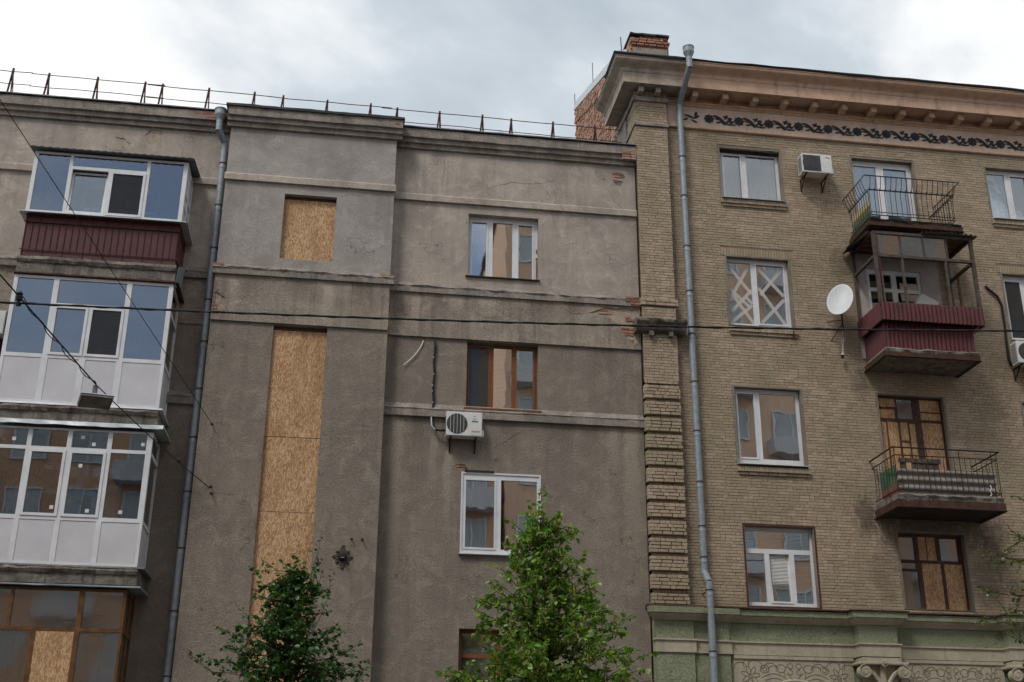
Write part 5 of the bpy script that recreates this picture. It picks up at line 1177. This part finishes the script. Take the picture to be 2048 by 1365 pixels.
# ------------------------------------------------------------------ overhead cables, lamp, wall anchors
def cat(a, b, sag, n=24): a, b = Vector(a), Vector(b); return [a.lerp(b, i / n) - Vector((0, 0, sag * 4 * (i / n) * (1 - i / n))) for i in range(n + 1)]
t = thing('overhead_cable', (3.0, -10, 9), 'thick twisted black overhead cable crossing the whole street view', 'cable')
CE = ((-8.4, -10.0, 8.96), (15.0, -10.0, 9.87), .2)
MB().tube(cat(*CE, 60), .016, 6).build('cable', 'black', t); MB().tube([p + Vector((0, .014 * math.sin(i * .8), .014 * math.cos(i * .8))) for i, p in enumerate(cat(*CE, 260))], .010, 4).build('carrier_wire', 'iron', t)
t = thing('lamp_wire', (-4.2, -8, 8.4), 'thin wire carrying the street lamp from the tower wall across the street', 'wire')
MB().tube(cat((-2.98, TY - .08, 8.66), (-4.2, -8.0, 8.42), .05), .010, 5).build('wire', 'iron', t); MB().tube(cat((-4.2, -8.0, 8.42), (-14.5, -30.9, 16.6), .12, 40), .013, 5).build('wire', 'black', t)
MB().tube([p + Vector((.03 * math.sin(i * .9), 0, .02 * math.cos(i * .9))) for i, p in enumerate(cat((-4.2, -8.0, 8.42), (-5.1, -10.0, 9.13), .06, 30))], .008, 4).build('feed_cable', 'black', t)
ip = Vector((-5.1, -10.0, 9.10)); mb = MB()
mb.lathe([(0, -.06), (.05, -.06), (.055, 0), (.03, .02), (.05, .05), (.02, .09), (0, .09)], ip, 10); mb.lathe([(0, -.16), (.035, -.15), (.04, -.10), (0, -.07)], ip, 10); mb.tube([ip + Vector((.02, 0, .0)), ip + Vector((.06, 0, -.08)), ip + Vector((.03, 0, -.16))], .008, 5); mb.build('insulator', 'black', t)
ip = Vector((-3.4, -2.9, 8.58)); MB().lathe([(0, -.05), (.04, -.03), (.045, .02), (0, .05)], ip, 8).build('insulator', 'soot', t)
t = thing('guy_wire', (-3.1, -.4, 10.2), 'thin dark guy wire slanting from the tower wall up past the top balcony', 'wire')
MB().tube(cat((-3.1, TY - .06, 10.22), (-14.2, -30.5, 20.9), .1, 30), .008, 5).build('wire', 'iron', t)
for x, z, lb in ((-3.09, 10.21, 'small iron wall hook holding the upper slanting wire'), (-2.97, 8.72, 'upper small iron wall hook at the lamp wire end'), (-2.95, 8.56, 'lower small iron wall hook at the lamp wire end'), (.285, 7.63, 'left one of two iron bolts above the iron rosette'), (.53, 7.63, 'right one of two iron bolts above the iron rosette')):
    h_ = thing('wall_hook', (x, TY, z), lb, 'wall hook', 'iron hooks in the tower wall')
    MB().lathe([(.0, -.014), (.028, -.011), (.036, -.0), (0, .0)], (x, TY - .001, z), 8, axis='y').build('plate', 'rust', h_); MB().tube([(x, TY, z), (x, TY - .06, z), (x + .02, TY - .09, z - .03), (x + .0, TY - .08, z - .055)], .014, 6).build('hook', 'iron', h_)
# hanging street lamp
t = thing('street_lamp', (-4.15, -8.0, 8.0), 'flat rectangular grey street lamp hanging from its wire in front of the white balcony', 'lamp')
rl = Matrix.Translation((-4.17, -8.0, 8.12)) @ Matrix.Rotation(R(-8), 4, 'Y') @ Matrix.Rotation(R(-14), 4, 'X') @ Matrix.Rotation(R(20), 4, 'Z')
MB().xbox(.52, .36, .05, rl).build('housing', 'galv_dk', t, bevel=.012); MB().xbox(.44, .30, .008, rl @ Matrix.Translation((0, 0, -.0295))).build('diffuser', 'slate', t); MB().xbox(.54, .38, .012, rl @ Matrix.Translation((0, 0, .032))).build('lid', 'pvc', t)
MB().tube([(-4.19, -8, 8.15), (-4.2, -8, 8.42)], .012, 6).box(-4.24, -4.17, -8.03, -7.97, 8.25, 8.40).build('hanger', 'galv_dk', t)
# iron rosette bracket
t = thing('iron_rosette', (.105, TY, 7.2), 'cast iron cross-shaped rosette bracket on the tower wall', 'wall ornament')
y = TY - .0
mb = MB()
for k in range(4):
    a_ = math.pi / 2 * k; L = .24 if k % 2 == 0 else .30; cx, cz = .105, 7.21
    mb.prism([(cx + q[0], cz + q[1]) for q in petal(0, 0, a_, L * .8, .14, 12)], y - .025, y); mb.lathe([(0, -.035), (.024, -.03), (.036, -.012), (.042, 0)], (cx + L * .82 * math.cos(a_), y, cz + L * .82 * math.sin(a_)), 10, axis='y')
    b_ = a_ + math.pi / 4; mb.lathe([(0, -.045), (.03, -.035), (.04, 0)], (cx + .17 * math.cos(b_), y, cz + .17 * math.sin(b_)), 8, axis='y'); mb.prism([(cx + q[0], cz + q[1]) for q in petal(0, 0, b_, .17, .06, 8)], y - .02, y - .0005)
mb.build('rosette', 'castiron', t)
MB().lathe([(0, -.13), (.05, -.13), (.07, -.09), (.10, -.05), (.11, -.02)], (.105, y, 7.21), 14, axis='y').build('hub', 'iron', t); bx('hub_plate', 'galv', t, .06, .15, y - .16, y - .1305, 7.165, 7.18)

# ------------------------------------------------------------------ trees
def tree(name, label, base, top, prof, nl, leaf, mat, seed, bract=None, lean=(0, 0), shoots=0, twig=.40, lz=1.6, per=9, up=.75, droop=.35, wide=.85, clear=None):
    rr = random.Random(seed); t = thing(name, base, label, 'tree')
    bx_, by_ = base[0], base[1]; H = top
    trunk = [Vector((bx_ + lean[0] * (z / H) + .05 * math.sin(z * 1.7 + seed), by_ + lean[1] * (z / H) + .05 * math.cos(z * 1.3 + seed), z)) for z in [H * i / 14 for i in range(15)]]
    wood = MB(); MB().tube(trunk, [.11 * (1 - i / 15) + .008 for i in range(15)], 8).build('trunk', 'bark', t, smooth=True)
    lm = MB(); bm = MB()
    def tp(z):
        f = max(0, min(.9999, z / H)) * 14; i = int(f); return trunk[i].lerp(trunk[i + 1], f - i)
    def leafq(mb, p, d, size, rnd, w=.8):
        d = d.normalized(); s = d.cross(Vector((rr.gauss(0, .6), rr.gauss(0, .6), 1))); s = s.normalized() if s.length > 1e-4 else Vector((1, 0, 0)); n = s.cross(d)
        q = [p, p + d * size * .22 + s * size * w * .42 + n * size * .07, p + d * size * .58 + s * size * w * .40 + n * size * .09, p + d * size, p + d * size * .58 - s * size * w * .40 + n * size * .09, p + d * size * .22 - s * size * w * .42 + n * size * .07]
        b = len(mb.v); mb.v += [tuple(v) for v in q]; mb.face(b, b + 1, b + 2, b + 3, rnd=rnd); mb.face(b, b + 3, b + 4, b + 5, rnd=rnd)
    def twigf(p, d, L, n):
        d = d.normalized(); pts = [p]; q = p.copy(); dd = d.copy()
        for k in range(4): dd = (dd + Vector((rr.gauss(0, .12), rr.gauss(0, .12), -.02))).normalized(); q = q + dd * L / 4; pts.append(q.copy())
        wood.tube(pts, [.008, .007, .006, .004, .002], 4, cap=False)
        for k in range(n):
            f = (.15 + .85 * (k + rr.random()) / n) * 4; i = min(3, int(f)); c = pts[i].lerp(pts[i + 1], f - i)
            o = Vector((rr.gauss(0, 1), rr.gauss(0, 1), rr.gauss(0, .5))).normalized(); ld = (o * .8 + dd * .5 + Vector((0, 0, -droop))).normalized()
            leafq(lm, c + ld * .02, ld, leaf * rr.uniform(.5, 1.3), min(1, max(0, rr.gauss(.45, .22) + (.15 if k == n - 1 else 0))), wide)
            if bract and rr.random() < bract:
                bd = Vector((rr.gauss(0, .4), rr.gauss(0, .4), -1)); leafq(bm, c, bd, leaf * rr.uniform(.7, 1.1), rr.uniform(.3, .8), .28)
                for _ in range(2): e = c + bd.normalized() * leaf * rr.uniform(.8, 1.2) + Vector((rr.gauss(0, .015), rr.gauss(0, .015), 0)); leafq(bm, e, Vector((rr.gauss(0, 1), rr.gauss(0, 1), -.4)), .028, rr.uniform(.7, 1), .9)
    for i in range(nl):
        z0_ = lz + (H - lz) * ((i + rr.random()) / nl) ** .85 * .97; a_ = i * 2.399 + rr.uniform(-.4, .4); p = tp(z0_)
        zr = min(H, z0_ + .5); r = prof(zr) * (rr.uniform(.55, 1.05) if rr.random() < .8 else rr.uniform(1.0, 1.15)); out = Vector((math.cos(a_), math.sin(a_), 0)); L = max(r, .15)
        pts = [p + out * L * s + Vector((0, 0, L * up * (s ** 1.1) - .15 * L * s * s)) for s in (0, .25, .5, .75, 1.0)]
        pts = [q + Vector((rr.gauss(0, .03), rr.gauss(0, .03), rr.gauss(0, .03))) * k for k, q in enumerate(pts)]
        wood.tube(pts, [.022, .017, .012, .008, .003], 5, cap=False)
        nt = max(3, int(L / .11))
        for k in range(nt):
            s = .18 + .82 * (k + rr.random()) / nt; f = s * 4; j = min(3, int(f)); c = pts[j].lerp(pts[j + 1], f - j); dr = pts[j + 1] - pts[j]
            td = dr.normalized() * .7 + Vector((rr.gauss(0, .7), rr.gauss(0, .7), rr.gauss(.1, .5))); twigf(c, td, twig * rr.uniform(.5, 1.1), per)
        twigf(pts[-1], pts[-1] - pts[-2], twig * .8, per)
    for i in range(shoots):
        a_ = rr.uniform(0, 6.28); z0_ = H - rr.uniform(.5, 1.2); p = tp(z0_) + Vector((math.cos(a_), math.sin(a_), 0)) * prof(z0_) * rr.uniform(.1, .8)
        twigf(p, Vector((rr.gauss(0, .12), rr.gauss(0, .12), 1)), rr.uniform(.7, 1.35), 18)
    twigf(tp(H * .93), Vector((rr.gauss(0, .1), 0, 1)), H * .09, 16)
    wood.build('branches', 'bark', t); tag(lm.build('crown', mat, t), kind='stuff')
    if bract: tag(bm.build('flower_bracts', 'bract', t), kind='stuff')
def pf(pts):
    def f(z):
        if z <= pts[0][0]: return pts[0][1]
        for (a, ra), (b, rb_) in zip(pts, pts[1:]):
            if z <= b: return ra + (rb_ - ra) * (z - a) / (b - a)
        return pts[-1][1]
    return f
tree('maple_tree', 'young dark-leaved tree in front of the tall boarded stair window', (-.72, -7.0, 0), 5.6, pf([(1.8, 1.2), (3.4, 1.3), (4.2, 1.1), (4.7, .72), (5.2, .4), (6.2, .15)]), 150, .085, 'leaf_dk', 3, shoots=14, twig=.34, per=11, up=.5)
tree('linden_tree', 'linden tree with pale flower bracts in front of the white two-pane window', (3.82, -7.0, 0), 6.7, pf([(1.8, 1.5), (3.6, 1.65), (4.4, 1.38), (5.3, .92), (6.0, .52), (6.6, .3), (7, .12)]), 125, .105, 'leaf_ln', 8, bract=.55, shoots=4, twig=.42, per=10, up=.5, lean=(-.25, 0))
tree('street_tree', 'olive-brown tree reaching in at the right picture edge', (13.35, -8.0, 0), 7.3, pf([(2.0, 1.3), (4.5, 1.75), (6.0, 1.6), (7.4, .8)]), 60, .075, 'leaf_rt', 21, twig=.42, per=7, lz=2.2, up=.35)
t = thing('roof_weed', (RP - .08, 1.1, 22.2), 'small green weed growing at the gable verge', 'plant'); mb = MB(); rr = random.Random(2)
for i in range(40):
    p = Vector((RP - .1 + rr.gauss(0, .04), 1.6 + rr.gauss(0, .12), 22.2 + rr.random() * .5)); d = Vector((rr.gauss(0, .6), rr.gauss(0, .6), .6)).normalized() * .09; s = d.orthogonal().normalized() * .025
    b = len(mb.v); mb.v += [tuple(p), tuple(p + d * .5 + s), tuple(p + d), tuple(p + d * .5 - s)]; mb.face(b, b + 1, b + 2, b + 3, rnd=rr.random())
mb.build('leaves', 'leaf_ln', t)

# ------------------------------------------------------------------ houses across the street (behind the camera, seen in the window glass)
def far_house(x0, x1, y, z1, mat, label, fl, dx, w, h, bal=False):
    t = thing('apartment_block', ((x0 + x1) / 2, y, 0), label, 'building')
    bx('wall', mat, t, x0, x1, y - 12, y, 0, z1); bx('roof', 'galv_dk', t, x0 - .3, x1 + .3, y - 12.3, y + .4, z1, z1 + .25)
    me = None; z = 1.6; n = 0
    while z + h < z1 - .4:
        x = x0 + dx * .2
        while x + w < x1:
            f_ = bpy.data.objects.new('window', WIN['f'](w, h)); reg(f_, (x + w / 2, y + .03, z + h / 2), t); g_ = bpy.data.objects.new('pane', WIN['g'](w, h)); reg(g_, (x + w / 2, y + .02, z + h / 2), f_)
            if bal and n % 3 == 1: bx('balcony', 'pvc_panel', t, x - .4, x + w + .4, y + .05, y + 1.1, z - 1.0, z - .05)
            x += dx; n += 1
        z += fl; n += 1
_c = {}
def _wf(w, h):
    if ('f', w, h) not in _c: o = MB().holed(rect(-w / 2, w / 2, -h / 2, h / 2), [rect(-w / 2 + .08, -.04, -h / 2 + .08, h / 2 - .08), rect(.04, w / 2 - .08, -h / 2 + .08, h / 2 - .08)], 0, .06, back=True); me = bpy.data.meshes.new('window'); me.from_pydata(o.v, [], o.f); me.materials.append(M['pvc']); _c[('f', w, h)] = me
    return _c[('f', w, h)]
def _wg(w, h):
    if ('g', w, h) not in _c: o = MB().box(-w / 2 + .05, w / 2 - .05, -.01, .01, -h / 2 + .05, h / 2 - .05); me = bpy.data.meshes.new('pane'); me.from_pydata(o.v, [], o.f); me.materials.append(M['farglass']); _c[('g', w, h)] = me
    return _c[('g', w, h)]
WIN = {'f': _wf, 'g': _wg}
far_house(8.4, 42, -33.0, 35.5, 'peach', 'tall peach apartment block across the street, reflected in the windows', 3.3, 3.6, 2.1, 1.7, True)
far_house(-40.6, 8.1, -33.0, 20.5, 'ochre_f', 'lower ochre apartment block across the street', 3.2, 2.7, 1.7, 1.9, True)
